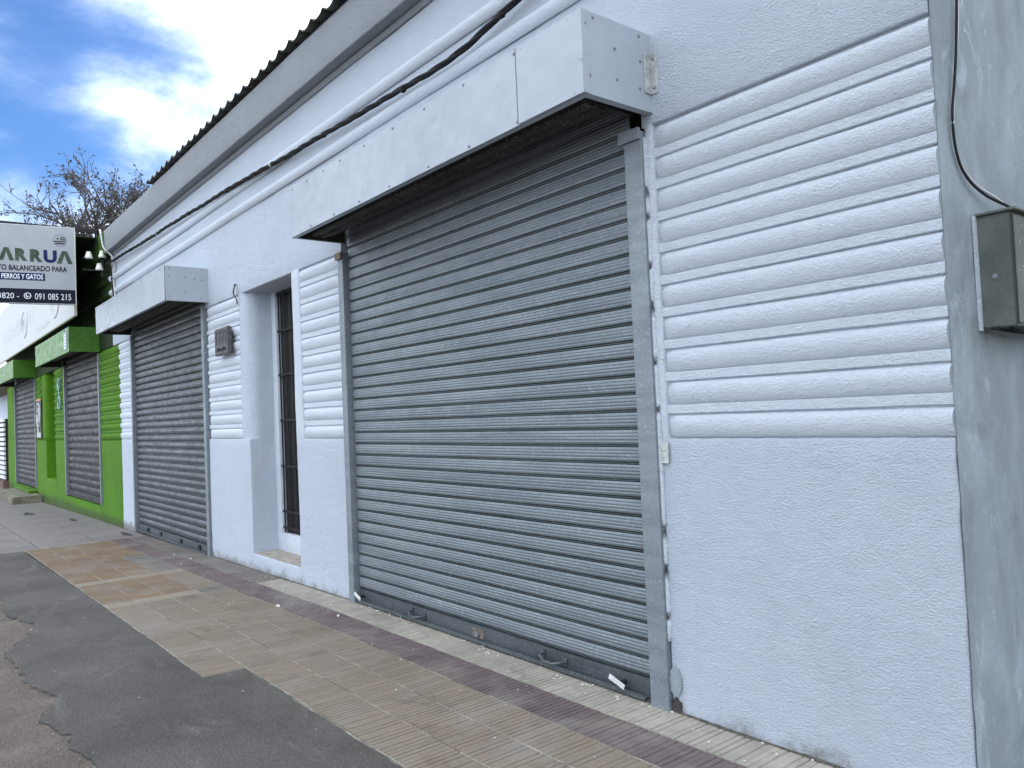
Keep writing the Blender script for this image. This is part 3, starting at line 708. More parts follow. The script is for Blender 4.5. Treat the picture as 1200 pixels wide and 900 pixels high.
b = MB(); b.add([(-3.112+.004*noise.noise(Vector((0, 0, i*.8)))+s, -.4915, 3.062+i*.0404) for s in (0, .02) for i in range(11)], [(i, i+1, 12+i, 11+i) for i in range(10)]); b.tube([(-3.118+.003*noise.noise(Vector((0, 0, i*.8))), -.4935, 3.062+i*.0404) for i in range(11)], .003, 5); o = b.obj('hood_seam', flat('grey_sealant', (.16, .17, .18), .7), hd)
b = MB(); b.box(-3.115, -2.621, -.4935, -.4912, 3.061, 3.466); o = b.obj('lap_panel', MT['hood'], hd)
b = MB(); b.box(-2.64, -2.6165, -.4955, -.4938, 3.22, 3.468); b.box(-2.6185, -2.6165, -.4937, -.455, 3.06, 3.467); b.obj('corner_flashing', MT['hood'], hd)
b = MB(); b.box(-2.612, -2.575, -.012, -.006, 3.15, 3.36); b.box(-2.618, -2.6125, -.06, -.006, 3.15, 3.36)
hb = b.obj('mounting_bracket', MT['zinc'], hd); bevel(hb, .001, 1)
for zz_ in (3.18, 3.33): rivet(hd, (-2.594, -.0125, zz_), (0, -1, 0))
hd2 = hood(wb, -13.60, -9.73, -.505, 3.052, 3.468, MT['hood'], 'smaller white sheet-metal shutter hood left of the house number')
for yy, zz_ in ((-.45, 3.44), (-.46, 3.35), (-.45, 3.1), (-.07, 3.44), (-.08, 3.32), (-.27, 3.34), (-.27, 3.17), (-.09, 3.1), (-.16, 3.33)): rivet(hd2, (-9.7295, yy, zz_), (1, 0, 0))
for i in range(9): rivet(hd2, (-9.9-i*.45, -.5065, 3.445), (0, -1, 0))
# bits of bracket at guide heads
b = MB(); b.box(-2.83, -2.69, -.05, -.0281, 2.94, 3.0); b.obj('guide_head', MT['guide'], big)
b = MB(); b.box(-6.2, -6.09, -.05, -.0281, 2.93, 2.985); b.obj('guide_head', MT['rust'], big)
# ---------------- roof sheets (corrugated), one object per sheet
roof_pitch = .236
def roof_sheet(x0, nwave, parent, mat, zb=5.008, seedz=0):
    n = nwave*8; L = nwave*roof_pitch; vs = []
    ys_ = [-.17, .6, 4.2]
    for t in (0, .012):
        for y in ys_:
            for i in range(n+1):
                X = x0 + L*i/n + .0; w_ = abs(math.sin(math.pi*((X+6.02)/roof_pitch)))
                z = zb + .058*(1-w_)**1.25 - t + (y+.17)*.10 + .004*noise.noise(Vector((X*2, y, 0)))
                vs.append((X, y, z))
    m = n+1; q = 3*m; fs = []
    for j in range(2):
        fs += [(j*m+i, j*m+i+1, (j+1)*m+i+1, (j+1)*m+i) for i in range(n)] + [(q+j*m+i, q+j*m+i+1, q+(j+1)*m+i+1, q+(j+1)*m+i) for i in range(n)]
    fs += [(i, i+1, q+i+1, q+i) for i in range(n)]
    b = MB(); b.add(vs, fs); o = b.obj('roof_sheet', mat, parent, False); return o
x = -11.75
k = 0
while x < -1.4:
    o = roof_sheet(x, 4, wb, MT['roof']); o.location.z = (k % 2)*.008; x += 4*roof_pitch; k += 1
b = MB(); b.box(-11.7, -1.25, -.10, .3, 4.976, 5.006); part(b, 'eaves_board', MT['iron'], False)
b = MB(); b.add([(-14.8, .3, 4.7), (-1.28, .3, 4.7), (-1.28, 4.2, 5.0), (-14.8, 4.2, 5.0), (-14.8, 8, 4.7), (-1.28, 8, 4.7)], [(0, 1, 2, 3), (3, 2, 5, 4)]); part(b, 'ceiling', MT['dark'], False)

# ================================================================== GREEN BUILDING
gb = empty('green_building', (0, 0, 0), 'bright green shop building next door with two brown-grey shutters under a long white sign', 'building')
GX0 = -29.9
def gpart(mb, name, mat=MT['green'], smooth=True, label=None): return part(mb, name, mat, smooth, gb, label)
b = MB(); upper(b, ((GX0, -28.0, 3.0), (-28.0, -23.87, 3.40), (-23.87, -19.6, 3.0), (-19.6, -16.0, 3.40), (-16.0, -14.875, 3.0)), 4.72, .3); gpart(b, 'upper_wall', MT['green_shaded'])
for x0, x1, zt_ in ((-16.0, -14.435, 1.35), (-20.95, -19.6, 1.35), (-23.85, -22.3, 1.35), (GX0, -28.0, 1.35), (-19.6, -16.0, .155), (-22.3, -20.95, .43), (-28.0, -23.85, .06)):
    b = MB(); pillow(b, x0, x1, -.6, zt_, step=.25, r=.012, amp=.6); gpart(b, 'lower_wall')
for x0, x1 in ((-16.0, -14.435), (-20.95, -19.6), (-23.85, -22.95), (-28.6, -28.0)):
    b = MB(); pillow(b, x0, x1, 1.33, 3.03, y=.024, back=.33, step=.25, r=.006); gpart(b, 'rib_panel')
    ribs(x0+(.0), x1-(.0 if x1 == -14.435 else .02), False, False, gb, MT['green'], z=-.01); fillets(x0, x1, gb, MT['green'], -.01, .3)
for x0, x1 in ((-22.95, -22.3), (GX0, -28.6)):
    b = MB(); pillow(b, x0, x1, 1.33, 3.03, step=.2, r=.10 if x1 == -22.3 else .03); gpart(b, 'pier')
b = MB(); pillow(b, -22.3, -20.95, .3, 3.03, y=.30, back=.06, step=.3); gpart(b, 'alcove_wall')
b = MB(); b.box(GX0, -14.91, .353, 8.0, -.6, 4.7); gpart(b, 'rear_wall', MT['side'], False)
for zc in (4.165, 3.92):
    b = MB(); rib(b, GX0, -14.905, zc-.05, 3, False, False, None, step=.4, y=.004, depth=.045, h=.10); gpart(b, 'wall_moulding', MT['green_shaded'])
b = MB(); pillow(b, GX0, -14.78, 4.585, 5.0, y=-.11, back=.3, step=.3); gpart(b, 'cornice', MT['green_cornice'])
b = MB(); b.box(GX0, -14.95, .2, 8, 4.7, 4.93); gpart(b, 'roof', MT['roof'], False)
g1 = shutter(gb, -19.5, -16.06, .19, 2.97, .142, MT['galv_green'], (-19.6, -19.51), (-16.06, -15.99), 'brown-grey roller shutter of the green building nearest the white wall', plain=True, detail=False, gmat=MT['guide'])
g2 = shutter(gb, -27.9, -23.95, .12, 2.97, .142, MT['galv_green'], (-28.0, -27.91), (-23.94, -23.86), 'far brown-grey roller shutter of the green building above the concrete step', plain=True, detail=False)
gh1 = hood(gb, -19.95, -15.95, -.5, 2.99, 3.44, MT['hood_green'], 'green sheet-metal hood over the nearer shutter with a narrow sticker')
gh2 = hood(gb, -28.3, -23.75, -.5, 3.0, 3.46, MT['hood_green'], 'green sheet-metal hood over the farther shutter')
b = MB(); b.box(-16.42, -16.12, -.508, -.5055, 3.04, 3.36); st = b.obj('sticker', flat('pale_blue_sticker', (.30, .42, .52), .5), gh1)
for i in range(5):
    b = MB(); b.box(-16.36+.03*(i % 2), -16.2+.03*(i % 2), -.511, -.5085, 3.07+i*.056, 3.10+i*.056); b.obj('sticker_marks', flat('white_print', (.8, .82, .82), .5), gh1)
# pasted poster and graffiti marks on the green wall
b = MB(); b.box(-23.62, -22.78, -.03, -.022, 1.42, 2.42); ps = gpart(b, 'poster', flat('black_poster_paper', (.03, .028, .03), .6), False, 'black poster with a pale looping figure between the green shutters')
b = MB(); b.tube([(-23.2+.27*math.cos(t), -.034, 2.0+.30*math.sin(t)) for t in [i*2*math.pi/22 for i in range(23)]], .022, 5); b.tube([(-23.2+.10*math.cos(t), -.034, 2.0+.17*math.sin(t)) for t in [i*2*math.pi/14 for i in range(15)]], .016, 5)
b.tube([(-23.2, -.034, 1.7), (-23.2, -.034, 1.45)], .03, 5); b.box(-23.5, -22.9, -.036, -.0305, 1.43, 1.56); b.obj('poster_figure', flat('pale_print', (.55, .56, .56), .5), ps)
b = MB(); b.box(-23.6, -22.8, -.035, -.0305, 2.36, 2.41); b.obj('poster_band', flat('orange_print', (.45, .16, .04), .5), ps)
b = MB()
for k_ in range(2):
    cz_ = 2.62-.42*k_
    b.tube([(-20.2+.16*math.cos(t)*(1+.2*math.sin(3*t)), -.022, cz_+.13*math.sin(t)) for t in [i*2*math.pi/12 for i in range(13)]], .022, 5)
b.tube([(-20.32, -.022, 2.75), (-20.12, -.022, 2.2)], .016, 5); gpart(b, 'graffiti', flat('pale_blue_spray', (.25, .42, .40), .7), False)
# step slab in front of the far green shutter
b = MB(); b.box(-26.9, -22.95, -.66, -.004, -.5, -.02)
st = tag(bevel(b.obj('concrete_step', flat('mossy_step_concrete', (.17, .17, .12), .9, 0, .35, 4, .01)), .03, 2), 'low mossy concrete step in front of the far green shutter', 'step')
b = MB(); b.box(-26.85, -23.9, -.20, -.005, -.019, .055); t_ = b.obj('upper_tread', MT['green'], st); bevel(t_, .01, 1)

# ---------------- long banner sign on the green building
def emis(name, col, em, e):
    m = Mat(name, .5, 0, .3)
    X, Y, Z = m.xyz()
    st1 = m.noise(1.0, 5, .65, .3, m.map((5, 5, .5))); c = m.mix(m.ramp(st1, .42, .72, 0, .55), col, (.50, .54, .58))
    st2 = m.noise(1.2, 5, .65, .9); c = m.mix(m.ramp(st2, .54, .66, 0, .35), c, (.50, .53, .48))
    m.done(c); m.nt.links.new(c, m.b.inputs['Emission Color']); m.b.inputs['Emission Strength'].default_value = e
    return m.m
bs = empty('shop_sign', (0, 0, 0), 'long white sign board with faded print above the green shutters', 'sign')
MT['banner'] = emis('faded_emissive_sign_face', (.476, .493, .484), (1, 1, 1), .03)  # weak emission added over the whole sign face in its own colours
b = MB(); b.box(-31.5, -15.32, -.50, -.465, 3.56, 4.98); b.obj('sign_case', flat('pale_sign_case', (.55, .57, .40), .6), bs)
b = MB(); b.box(-31.48, -15.33, -.506, -.5005, 3.575, 4.96); fc = b.obj('sign_face', MT['banner'], bs)
b = MB(); b.box(-31.5, -15.34, -.464, -.002, 4.955, 4.97); b.obj('added_shade_cover', MT['green_shaded'], bs)  # added panel closing the sign to the wall, keeps the space behind dark
pr2 = flat('worn_pale_print', (.50, .53, .53), .6)
pr = flat('faded_blue_print', (.46, .51, .54), .6)
for cx, rr in ((-17.3, .34), (-21.5, .30)):
    fade = MB()
    fade.tube([(cx+rr*1.5*math.cos(t), -.508, 4.10+rr*math.sin(t)) for t in [i*2*math.pi/30 for i in range(31)]], .012, 4)
    fade.tube([(cx+rr*.7*math.cos(t), -.508, 4.05+rr*.55*math.sin(t)) for t in [i*2*math.pi/30 for i in range(20)]], .012, 4)
    fade.obj('faded_emblem', pr, fc)
def place_text(s, parent, mat, org, ux, uy, w, h, bold=0.0, name='lettering', off=.003):
    vs, fs = text_mesh(s, bold)
    xs_ = [v[0] for v in vs]; ys_ = [v[1] for v in vs]; x0, x1, y0, y1 = min(xs_), max(xs_), min(ys_), max(ys_)
    ux = Vector(ux).normalized(); uy = Vector(uy).normalized(); nn = ux.cross(uy); b = MB()
    P = [Vector(org) + ux*((v[0]-x0)/(x1-x0)*w) + uy*((v[1]-y0)/(y1-y0)*h) + nn*off for v in vs]
    b.add(P, fs); me = bpy.data.meshes.new(name); me.from_pydata([tuple(p) for p in b.v], [], b.f); me.materials.append(mat)
    return link(name, me, parent)
smr = random.Random(5)
for row, (zb_, hh, n_, x0_, wd) in enumerate(((3.95, .42, 13, -25.4, .44), (3.68, .13, 9, -19.6, .20))):
    for q in range(n_):
        b = MB(); xx = x0_+q*wd
        b.box(xx, xx+wd*.22, -.5085, -.5075, zb_+smr.uniform(0, .05), zb_+hh*smr.uniform(.7, 1))
        if smr.random() < .6: b.box(xx+wd*.24, xx+wd*.75, -.5085, -.5075, zb_+hh*.55, zb_+hh*.68)
        b.obj('faded_mark', pr2, fc)
# ---------------- projecting sign
an = rad(10); P0 = Vector((-15.0, -.545, 0)); Uin = Vector((math.sin(an), math.cos(an), 0)); Nn = Vector((math.cos(an), -math.sin(an), 0))
def on_sign(x, y):
    v = _r*((x-600)/FPX) - _u*((y-450)/FPX) + _f; o = Vector((0, -CAMD, CAMH))
    t = (P0 - o).dot(Nn)/v.dot(Nn); p = o + v*t; return (p-P0).dot(Uin), p.z
ut, zt_ = on_sign(87.3, 267); ub, zb_ = on_sign(90, 357); u0 = (ut+ub)/2
ps_ = empty('projecting_sign', tuple(P0+Uin*u0), 'white pet-food sign board with navy phone band standing out from the building corner', 'sign')
S = Matrix(((Uin.x, -Nn.x, 0, 0), (Uin.y, -Nn.y, 0, 0), (0, 0, 1, 0), (0, 0, 0, 1)))
ps_.location = (0, 0, 0)
def sbox(u_0, u_1, d0, d1, z0, z1, mat, name, parent=ps_):
    b = MB(); b.box(u_0, u_1, d0, d1, z0, z1); vs = []
    for v in b.v: q = P0 + Uin*v[0] - Nn*v[1]; vs.append((q.x, q.y, v[2]))
    b.v = vs; return b.obj(name, mat, parent)
zl = (on_sign(0, 337)[1] + on_sign(90, 340.5)[1])/2
Ws = 2.35
MT['signwhite'] = flat('sign_vinyl_white', (.309, .327, .345), .4, 0, .06, 1.5, .0)
MT['navy'] = flat('navy_vinyl', (.003, .005, .015), .85, 0, .1, 3, 0); MT['blue'] = flat('blue_vinyl', (.006, .015, .075), .85, 0, .1, 3, 0)
MT['olive'] = flat('grey_green_vinyl', (.05, .075, .05), .85, 0, .3, 5, 0); MT['wprint'] = flat('white_vinyl', (.72, .74, .76), .85, 0, .05, 3, 0)
sbox(u0-Ws, u0, .0, .10, zb_, zt_, flat('sign_frame_alu', (.5, .51, .5), .4, .3), 'sign_frame')
face = sbox(u0-Ws+.01, u0-.012, -.004, -.0005, zb_+.01, zt_-.01, MT['signwhite'], 'sign_face')
sbox(u0-Ws+.01, u0-.012, -.007, -.0045, zb_+.01, zl, MT['navy'], 'phone_band', ps_)
def sign_text(s, xa, xb, yt, yb_, mat, bold=0.0, off=.009):
    ua, z1 = on_sign(xa, yt); ub2, _ = on_sign(xb, yt); xm = (xa+xb)/2
    z1 = on_sign(xm, yt)[1]; z0 = on_sign(xm, yb_)[1]; ua = on_sign(xa, (yt+yb_)/2)[0]; ub2 = on_sign(xb, (yt+yb_)/2)[0]
    q = P0 + Uin*ua
    return place_text(s, ps_, mat, (q.x, q.y, z0), Uin, (0, 0, 1), ub2-ua, z1-z0, bold, off=off)
def spoly(pts, mat, name, d=.009):
    b = MB(); vs = []
    for u_, z in pts: q = P0 + Uin*u_ + Nn*d; vs.append((q.x, q.y, z))
    b.add(vs, [tuple(range(len(vs)))]); return b.obj(name, mat, ps_)
def lam(xa, xb, yt, yb_):                       # an A without its bar
    ua, ub2 = on_sign(xa, 300)[0], on_sign(xb, 300)[0]; xm = (xa+xb)/2; z1 = on_sign(xm, yt)[1]; z0 = on_sign(xm, yb_)[1]; w = ub2-ua; t = w*.30; m_ = (ua+ub2)/2
    spoly([(ua, z0), (ua+t, z0), (m_+.0, z1-(z1-z0)*.30), (m_-t*.0, z1), (m_-t*.5, z1)], MT['olive'], 'letter')
    spoly([(ub2, z0), (m_+t*.5, z1), (m_, z1), (m_, z1-(z1-z0)*.30), (ub2-t, z0)], MT['olive'], 'letter')
lam(-2, 16.5, 289.8, 304.8)
sign_text('R', 17.6, 32.2, 291, 305.6, MT['olive'], .06); sign_text('R', 35, 50, 292.2, 307, MT['olive'], .06)
sign_text('U', 51, 66.5, 293.3, 308.2, MT['blue'], .05); lam(66.3, 85, 294.5, 309.2)
sign_text('B', -18.5, -4, 288.5, 303, MT['olive'], .06)
sign_text('ALIMENTO BALANCEADO PARA', -30, 78.5, 310.6, 317.0, MT['navy'], .02)
za, zb2 = on_sign(26, 319.6)[1], on_sign(26, 328.2)[1]
spoly([(on_sign(-4, 323)[0], zb2), (on_sign(52.7, 323)[0], zb2), (on_sign(52.7, 323)[0], za), (on_sign(-4, 323)[0], za)], MT['blue'], 'blue_box', .0075)
sign_text('PERROS Y GATOS', 1.6, 50.5, 321.0, 326.9, MT['wprint'], .02)
sign_text('4733 3820 -', -26, 22.3, 342.6, 349.2, MT['wprint'], .0)
sign_text('091 085 215', 41, 83.4, 344.3, 351.5, MT['wprint'], .0)
def ring(xc, yc, rpx, mat, wid, name='ring', z=.009, n=28):
    uc, zc = on_sign(xc, yc); ue, _ = on_sign(xc+rpx, yc); R_ = abs(ue-uc); b = MB(); vs = []
    for k_ in range(n):
        q = 2*math.pi*k_/n
        for e in (R_, R_-wid): p = P0+Uin*(uc+e*math.cos(q))+Nn*z; vs.append((p.x, p.y, zc+e*math.sin(q)))
    b.add(vs, [(2*i, 2*i+1, (2*i+3) % (2*n), (2*i+2) % (2*n)) for i in range(n)]); b.obj(name, mat, ps_); return uc, zc, R_
uc, zc, R_ = ring(32.3, 346.6, 4.4, MT['wprint'], .012)
spoly([(uc-.02, zc-.022), (uc+.005, zc-.026), (uc+.025, zc-.008), (uc+.012, zc-.002), (uc-.004, zc-.012), (uc-.014, zc+.006), (uc-.004, zc+.014), (uc-.012, zc+.03), (uc-.028, zc+.012)], MT['wprint'], 'phone_mark')
uc, zc, R_ = ring(70, 282, 8.0, flat('pale_ring_print', (.12, .16, .24), .5), .008, 'flag_ring')
r2 = R_*.86
def chord(zr0, zr1, umin=None):
    pts = []; n = 8
    for k_ in range(n+1):
        z = zr0+(zr1-zr0)*k_/n; pts.append((math.sqrt(max(0, 1-z*z)), z))
    L = [((-a if umin is None else umin), z) for a, z in reversed(pts)] ; Rr = [(a, z) for a, z in pts]
    spoly([(uc+a*r2, zc+z*r2) for a, z in Rr+L], MT['navy'], 'flag_stripe')
chord(-.72, -.50); chord(-.30, -.10); chord(.10, .28, 0.05); chord(.48, .66, 0.05)
spoly([(uc-r2*.38+r2*.24*math.cos(k_*math.pi/8)*(1 if k_ % 2 else .6), zc+r2*.36+r2*.24*math.sin(k_*math.pi/8)*(1 if k_ % 2 else .6)) for k_ in range(16)], MT['olive'], 'flag_sun')
# bracket bar to the cornice corner
q0 = P0+Uin*(u0-.15); q1 = P0+Uin*(u0-.15)
b = MB(); b.box(-15.36, -15.30, -1.6, -.10, 5.04, 5.10); b.box(-15.36, -15.30, -.12, -.06, 4.7, 5.1); b.obj('support_bar', MT['iron'], ps_)

# ================================================================== small things on the facade
# house number
hp = MB(); hp.box(-9.30, -8.84, -.085, -.035, 2.35, 2.665)
hpo = tag(bevel(hp.obj('house_number_plate', MT['plate']), .012, 2), 'small grey cast plate with the house number 1171 beside the barred door', 'number plate')
place_text('1171', hpo, MT['platetxt'], (-9.25, -.086, 2.47), (1, 0, 0), (0, 0, 1), .36, .165, .05)
place_text('Uruguay', hpo, MT['platetxt'], (-9.23, -.086, 2.385), (1, 0, 0), (0, 0, 1), .32, .055, .0) if False else None
b = MB()
for i in range(9): b.tube([(-9.22+i*.036, -.087, 2.40+.012*math.sin(i*2.1)), (-9.20+i*.036, -.087, 2.43+.01*math.sin(i*1.3))], .005, 4)
b.obj('plate_scroll', MT['platetxt'], hpo)
b = MB(); b.box(-9.1, -9.0, -.036, .01, 2.45, 2.55); b.obj('wall_plug', MT['iron'], hpo)
# thick cable bundle along the moulding
kp = [(-14.92, 4.43), (-12.5, 4.33), (-10.5, 4.262), (-8.07, 4.165), (-6.8, 4.085), (-5.52, 4.03), (-4.9, 3.99), (-4.29, 3.975), (-3.9, 4.02), (-3.58, 4.075), (-3.0, 4.13), (-2.0, 4.2), (-1.25, 4.27)]
def interp(x):
    for (a, b_), (c, d) in zip(kp, kp[1:]):
        if a <= x <= c: t = (x-a)/(c-a); return b_+(d-b_)*t
    return kp[-1][1]
cb = empty('cable_bundle', (0, 0, 0), 'thick black twisted cable running along the wall mouldings of the white facade', 'cable')
N = 260
for s in range(3):
    pts = []
    for i in range(N+1):
        X = -14.92 + (13.67)*i/N; q = X*2*math.pi/.75 + s*2.094; e = .0105 + .003*noise.noise(Vector((X*2, s, 0)))
        z = sum(interp(max(-14.92, min(-1.25, X+d))) for d in (-.3, -.15, 0, .15, .3))/5 + .012*noise.noise(Vector((X*1.3, 0, 9)))
        pts.append((X, -.062 + e*math.cos(q), z + e*math.sin(q)))
    b = MB(); b.tube(pts, .0125, 6); b.obj('strand', MT['black'], cb, True)
for X in (-13.2, -11.7, -10.2, -8.8, -7.5, -6.3, -4.95, -3.75):
    b = MB(); z = interp(X); b.tube([(X-.012, -.062, z), (X+.012, -.062, z)], .026, 10); b.obj('cable_tie', MT['wire_white'] if X in (-7.5, -11.7) else MT['iron'], cb, True)
# wires dropping round the building end
def wire(name, pts, r, mat, label, sm=8):
    P = [Vector(p) for p in pts]; out_ = []
    for i in range(len(P)-1):
        a, b_, c, d = P[max(i-1, 0)], P[i], P[i+1], P[min(i+2, len(P)-1)]
        for k_ in range(sm):
            t = k_/sm; out_.append(.5*((2*b_) + (c-a)*t + (2*a-5*b_+4*c-d)*t*t + (3*b_-a-3*c+d)*t*t*t))
    out_.append(P[-1]); m = MB(); m.tube(out_, r, 6); o = m.obj(name, mat, None, True); tag(o, label, 'wire'); return o
wire('drop_wire', [(-15.0, -.14, 5.04), (-14.86, -.14, 4.86), (-14.70, -.14, 4.66), (-14.52, -.06, 4.5), (-14.44, -.03, 4.3), (-14.56, -.03, 4.13), (-14.50, -.03, 3.92), (-14.42, -.04, 3.72)], .016, MT['wire_white'], 'pale wire looping down the left end of the white wall')
wire('drop_wire', [(-14.92, -.07, 4.43), (-14.62, -.06, 4.36), (-14.60, -.05, 4.1), (-14.52, -.05, 3.85), (-14.36, -.06, 3.66)], .013, MT['black'], 'black wire dropping from the cable end to the small hood')
wire('loop_wire', [(-15.0, -.14, 5.02), (-15.2, -.16, 4.88), (-15.35, -.18, 4.72), (-15.5, -.2, 4.66)], .012, MT['black'], 'short black wire hanging from the cornice end beside the sign bar')
wire('stub_wire', [(-8.80, -.01, 3.12), (-8.70, -.03, 3.11), (-8.69, -.05, 3.07), (-8.78, -.03, 3.02), (-8.72, -.03, 2.97), (-8.68, -.03, 2.93), (-8.69, -.02, 2.89)], .007, MT['iron'], 'short twisted black wire stub sticking out above the door pier')
# insulator bracket
ib = empty('insulator_bracket', (0, 0, 0), 'iron bracket with three white ceramic insulators at the joint of the two buildings', 'insulators')
b = MB(); b.box(-14.97, -14.93, -.42, .0, 4.50, 4.525); b.box(-14.97, -14.93, -.42, .0, 4.30, 4.325); b.box(-14.97, -14.93, -.14, -.10, 4.2, 4.62); b.obj('bracket_frame', MT['iron'], ib)
for yy, zz_ in ((-.33, 4.525), (-.12, 4.56), (-.17, 4.335)):
    b = MB(); b.lathe([(.062, 0), (.062, .03), (.052, .05), (.050, .075), (.036, .09), (.040, .10), (.036, .12), (.01, .125)], 12, (-14.95, yy, zz_-.02)); b.obj('insulator', MT['ceramic'], ib, True)
# meter box on the side wall
mbx = empty('meter_box', (0, 0, 0), 'speckled dark olive metal box fixed to the grey side wall under a black wire', 'box')
b = MB(); b.box(-1.25, -1.125, .29, .93, 1.80, 2.245); bevel(b.obj('box_body', MT['meter'], mbx), .004, 2)
b = MB(); b.box(-1.1245, -1.118, .305, .92, 1.81, 2.235); bevel(b.obj('box_door', MT['meter'], mbx), .003, 1)
b = MB(); b.box(-1.1252, -1.1243, .292, .304, 1.802, 2.243); b.obj('door_gap', MT['dark'], mbx)
b = MB(); b.lathe([(.011, 0), (.011, .004), (.006, .006)], 10, (-1.19, .286, 2.0), 'y'); b.obj('lock_screw', MT['bolt'], mbx)
b = MB(); b.box(-1.251, -1.243, .262, .2885, 1.79, 2.25); b.obj('mortar_edge', MT['white_smooth'], mbx)
b = MB(); b.box(-1.253, -1.10, .275, .95, 2.2455, 2.257); bevel(b.obj('box_lid', MT['meter'], mbx), .003, 1)
b = MB(); b.tube([(-1.20, .26, 1.795), (-1.19, .5, 1.785), (-1.17, .8, 1.78), (-1.2, 1.2, 1.80)], .006, 6); b.tube([(-1.17, .36, 1.796), (-1.15, .55, 1.765), (-1.15, .8, 1.74), (-1.2, 1.2, 1.70)], .006, 6); b.obj('bottom_wires', MT['black'], mbx, True)
wire('box_wire', [(-1.24, .29, 4.4), (-1.24, .25, 3.6), (-1.24, .235, 3.2), (-1.24, .20, 2.95), (-1.24, .16, 2.78), (-1.24, .115, 2.62), (-1.24, .13, 2.48), (-1.235, .20, 2.39), (-1.22, .33, 2.335), (-1.19, .48, 2.30), (-1.17, .60, 2.262)], .0055, MT['black'], 'thin black wire curving down the grey side wall to the olive box')
wire('box_wire', [(-1.244, .30, 4.4), (-1.244, .26, 3.6), (-1.244, .245, 3.1), (-1.244, .205, 2.9), (-1.244, .15, 2.70), (-1.244, .125, 2.55), (-1.243, .16, 2.45), (-1.23, .27, 2.37), (-1.21, .42, 2.33), (-1.18, .62, 2.262)], .004, MT['wire_white'], 'thin grey wire beside the black one down to the olive box')

# ================================================================== beyond
# pale building at the far end
fb = empty('pale_building', (0, 0, 0), 'small white building past the green one with a slatted white shutter', 'building')
b = MB(); b.box(-37, -30.0, .05, 6, -.6, 3.3); b.obj('wall', MT['white'], fb)
b = MB(); b.box(-36.5, -30.14, -.05, .049, .05, 2.05); fs_ = b.obj('shutter', MT['dark'], fb)
for i in range(13):
    b = MB(); b.box(-36.5, -30.1, -.10, -.051, .10+i*.155, .10+i*.155+.105); b.obj('slat', flat('white_slat', (.7, .71, .72), .5), fs_) if i == 0 else link('slat', bpy.data.meshes['slat.white'] if 'slat.white' in bpy.data.meshes else b.mesh('slat.white', bpy.data.materials['white_slat']), fs_)
    if i > 0: 
        o = fs_.children[-1]; o.location.z = 0 if i == 1 else (i-1)*.155
b = MB(); b.box(-32.5, -30.0, -.55, .049, 2.85, 3.15); b.obj('brown_beam', MT['rust'], fb)
b = MB(); b.box(-37, -30.05, -.14, .049, -.6, .04); b.obj('plinth', flat('brown_plinth', (.14, .09, .07), .9), fb)
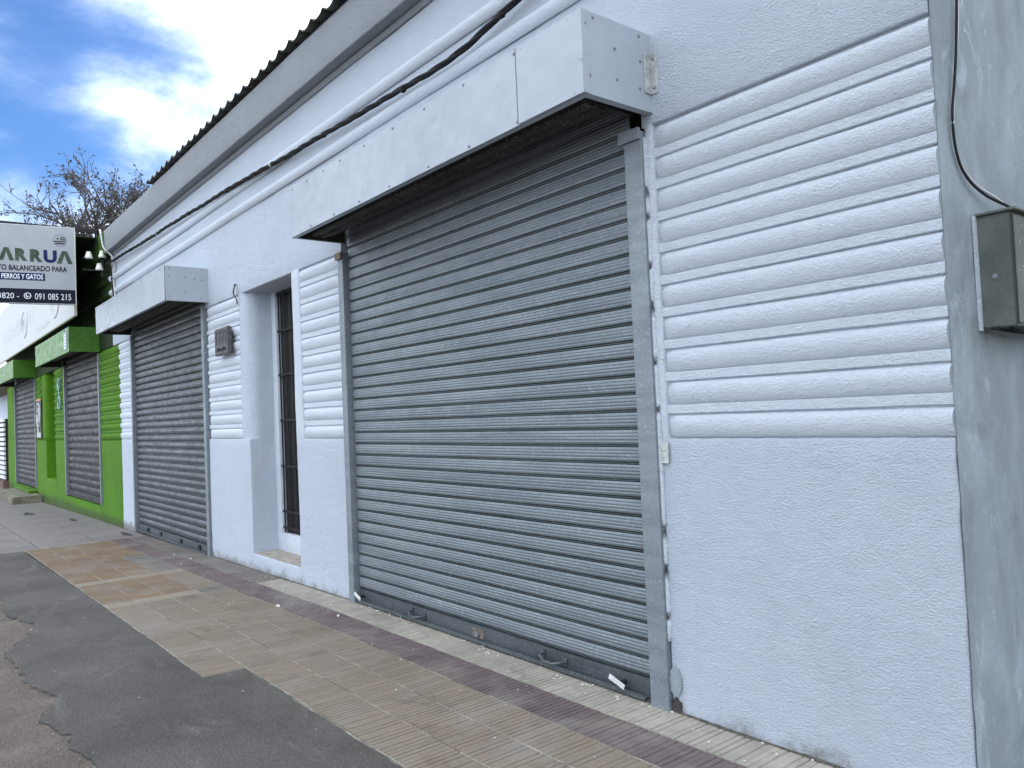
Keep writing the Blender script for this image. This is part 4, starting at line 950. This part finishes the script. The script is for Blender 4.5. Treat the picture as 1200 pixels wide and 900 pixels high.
# tree behind the roofs
tr = empty('tree', (-38.8, 4.9, -.9), 'sparse nearly bare tree with dark twigs rising behind the roofs', 'tree')
trR = random.Random(11); tb = MB(); twigs = MB(); leaves = MB(); leaves2 = MB()
def grow(p, d, L, r, lev):
    n = 5 if lev < 3 else 3; pts = [p.copy()]; dd = d.copy()
    for i in range(n):
        dd = (dd + Vector((trR.gauss(0, .12), trR.gauss(0, .12), trR.gauss(0, .08)+.03))).normalized(); pts.append(pts[-1]+dd*L/n)
    (tb if lev < 2 else twigs).tube(pts, [max(.0105, r*(1-.45*i/n)) for i in range(n+1)], 6 if lev < 2 else 3, cap=lev < 2)
    if lev >= 3:
        for q in pts[1:]:
            for _ in range(3):
                if trR.random() < (.22 if lev == 5 else .10):
                    c = q + Vector([trR.gauss(0, .09) for _ in range(3)]); s = trR.uniform(.03, .06); a = Vector([trR.gauss(0, 1) for _ in range(3)]).normalized()*s; b2 = Vector([trR.gauss(0, 1) for _ in range(3)]).normalized()*s*1.4
                    (leaves if trR.random() < .65 else leaves2).add([c-a, c+b2, c+a, c-b2], [(0, 1, 2, 3)])
    if lev == 5: return
    k_ = (7, 5, 3, 3, 3)[lev]
    for i in range(k_):
        t = trR.uniform(.45, 1) if i else 1.0; idx = min(n, max(1, int(t*n))); q = pts[idx]
        ax = Vector([trR.gauss(0, 1) for _ in range(3)]); ax = (ax - ax.dot(dd)*dd).normalized(); sp = trR.uniform(.35, .85) if lev else trR.uniform(.3, .7)
        nd = (dd*math.cos(sp) + ax*math.sin(sp)); nd.z = max(nd.z, .05 if lev < 3 else -.2); nd.normalize()
        grow(q, nd, L*trR.uniform(.50, .72), r*.55, lev+1)
trunk = [Vector((0, 0, 0)), Vector((.05, .1, 2.2)), Vector((-.05, .05, 4.4)), Vector((0, .15, 6.6)), Vector((0, .1, 8.6)), Vector((.05, .1, 10.2))]
tb.tube(trunk, [.34, .30, .27, .24, .19, .11], 8)
for k_, (an_, z_, L_) in enumerate(((-62, 7.2, 3.6), (-45, 7.6, 3.7), (-30, 7.4, 4.0), (-14, 7.8, 3.7), (3, 7.7, 3.9), (18, 7.5, 4.2), (33, 7.8, 4.3), (48, 7.3, 4.2), (62, 7.5, 3.6), (-52, 8.0, 2.6), (24, 8.0, 2.8), (-8, 8.0, 2.6))):
    q_ = rad(an_); grow(Vector((0, .1, z_+2.0)), Vector((trR.uniform(-.45, .45), math.sin(q_), math.cos(q_))).normalized(), L_*.62, .10, 1)
to = tb.obj('trunk', MT['bark'], tr, True)
twigs.obj('branches', MT['bark'], tr); 
cr = leaves.obj('crown', MT['leaf'], tr); leaves2.obj('crown', MT['leaf2'], tr)
# overhead lines far left
for (za_, zc_) in ((11.2, 10.9), (10.85, 10.9)):
    pts = [(-45, -14+i*2.2, za_ + (zc_-za_)*i/12 - .10*(1-((i-6)/6)**2)) for i in range(13)]
    b = MB(); b.tube(pts, .022, 4); tag(b.obj('power_line', MT['iron']), ('upper' if za_ > 11 else 'lower') + ' thin dark overhead line crossing the sky left of the tree', 'power line', 'overhead lines')
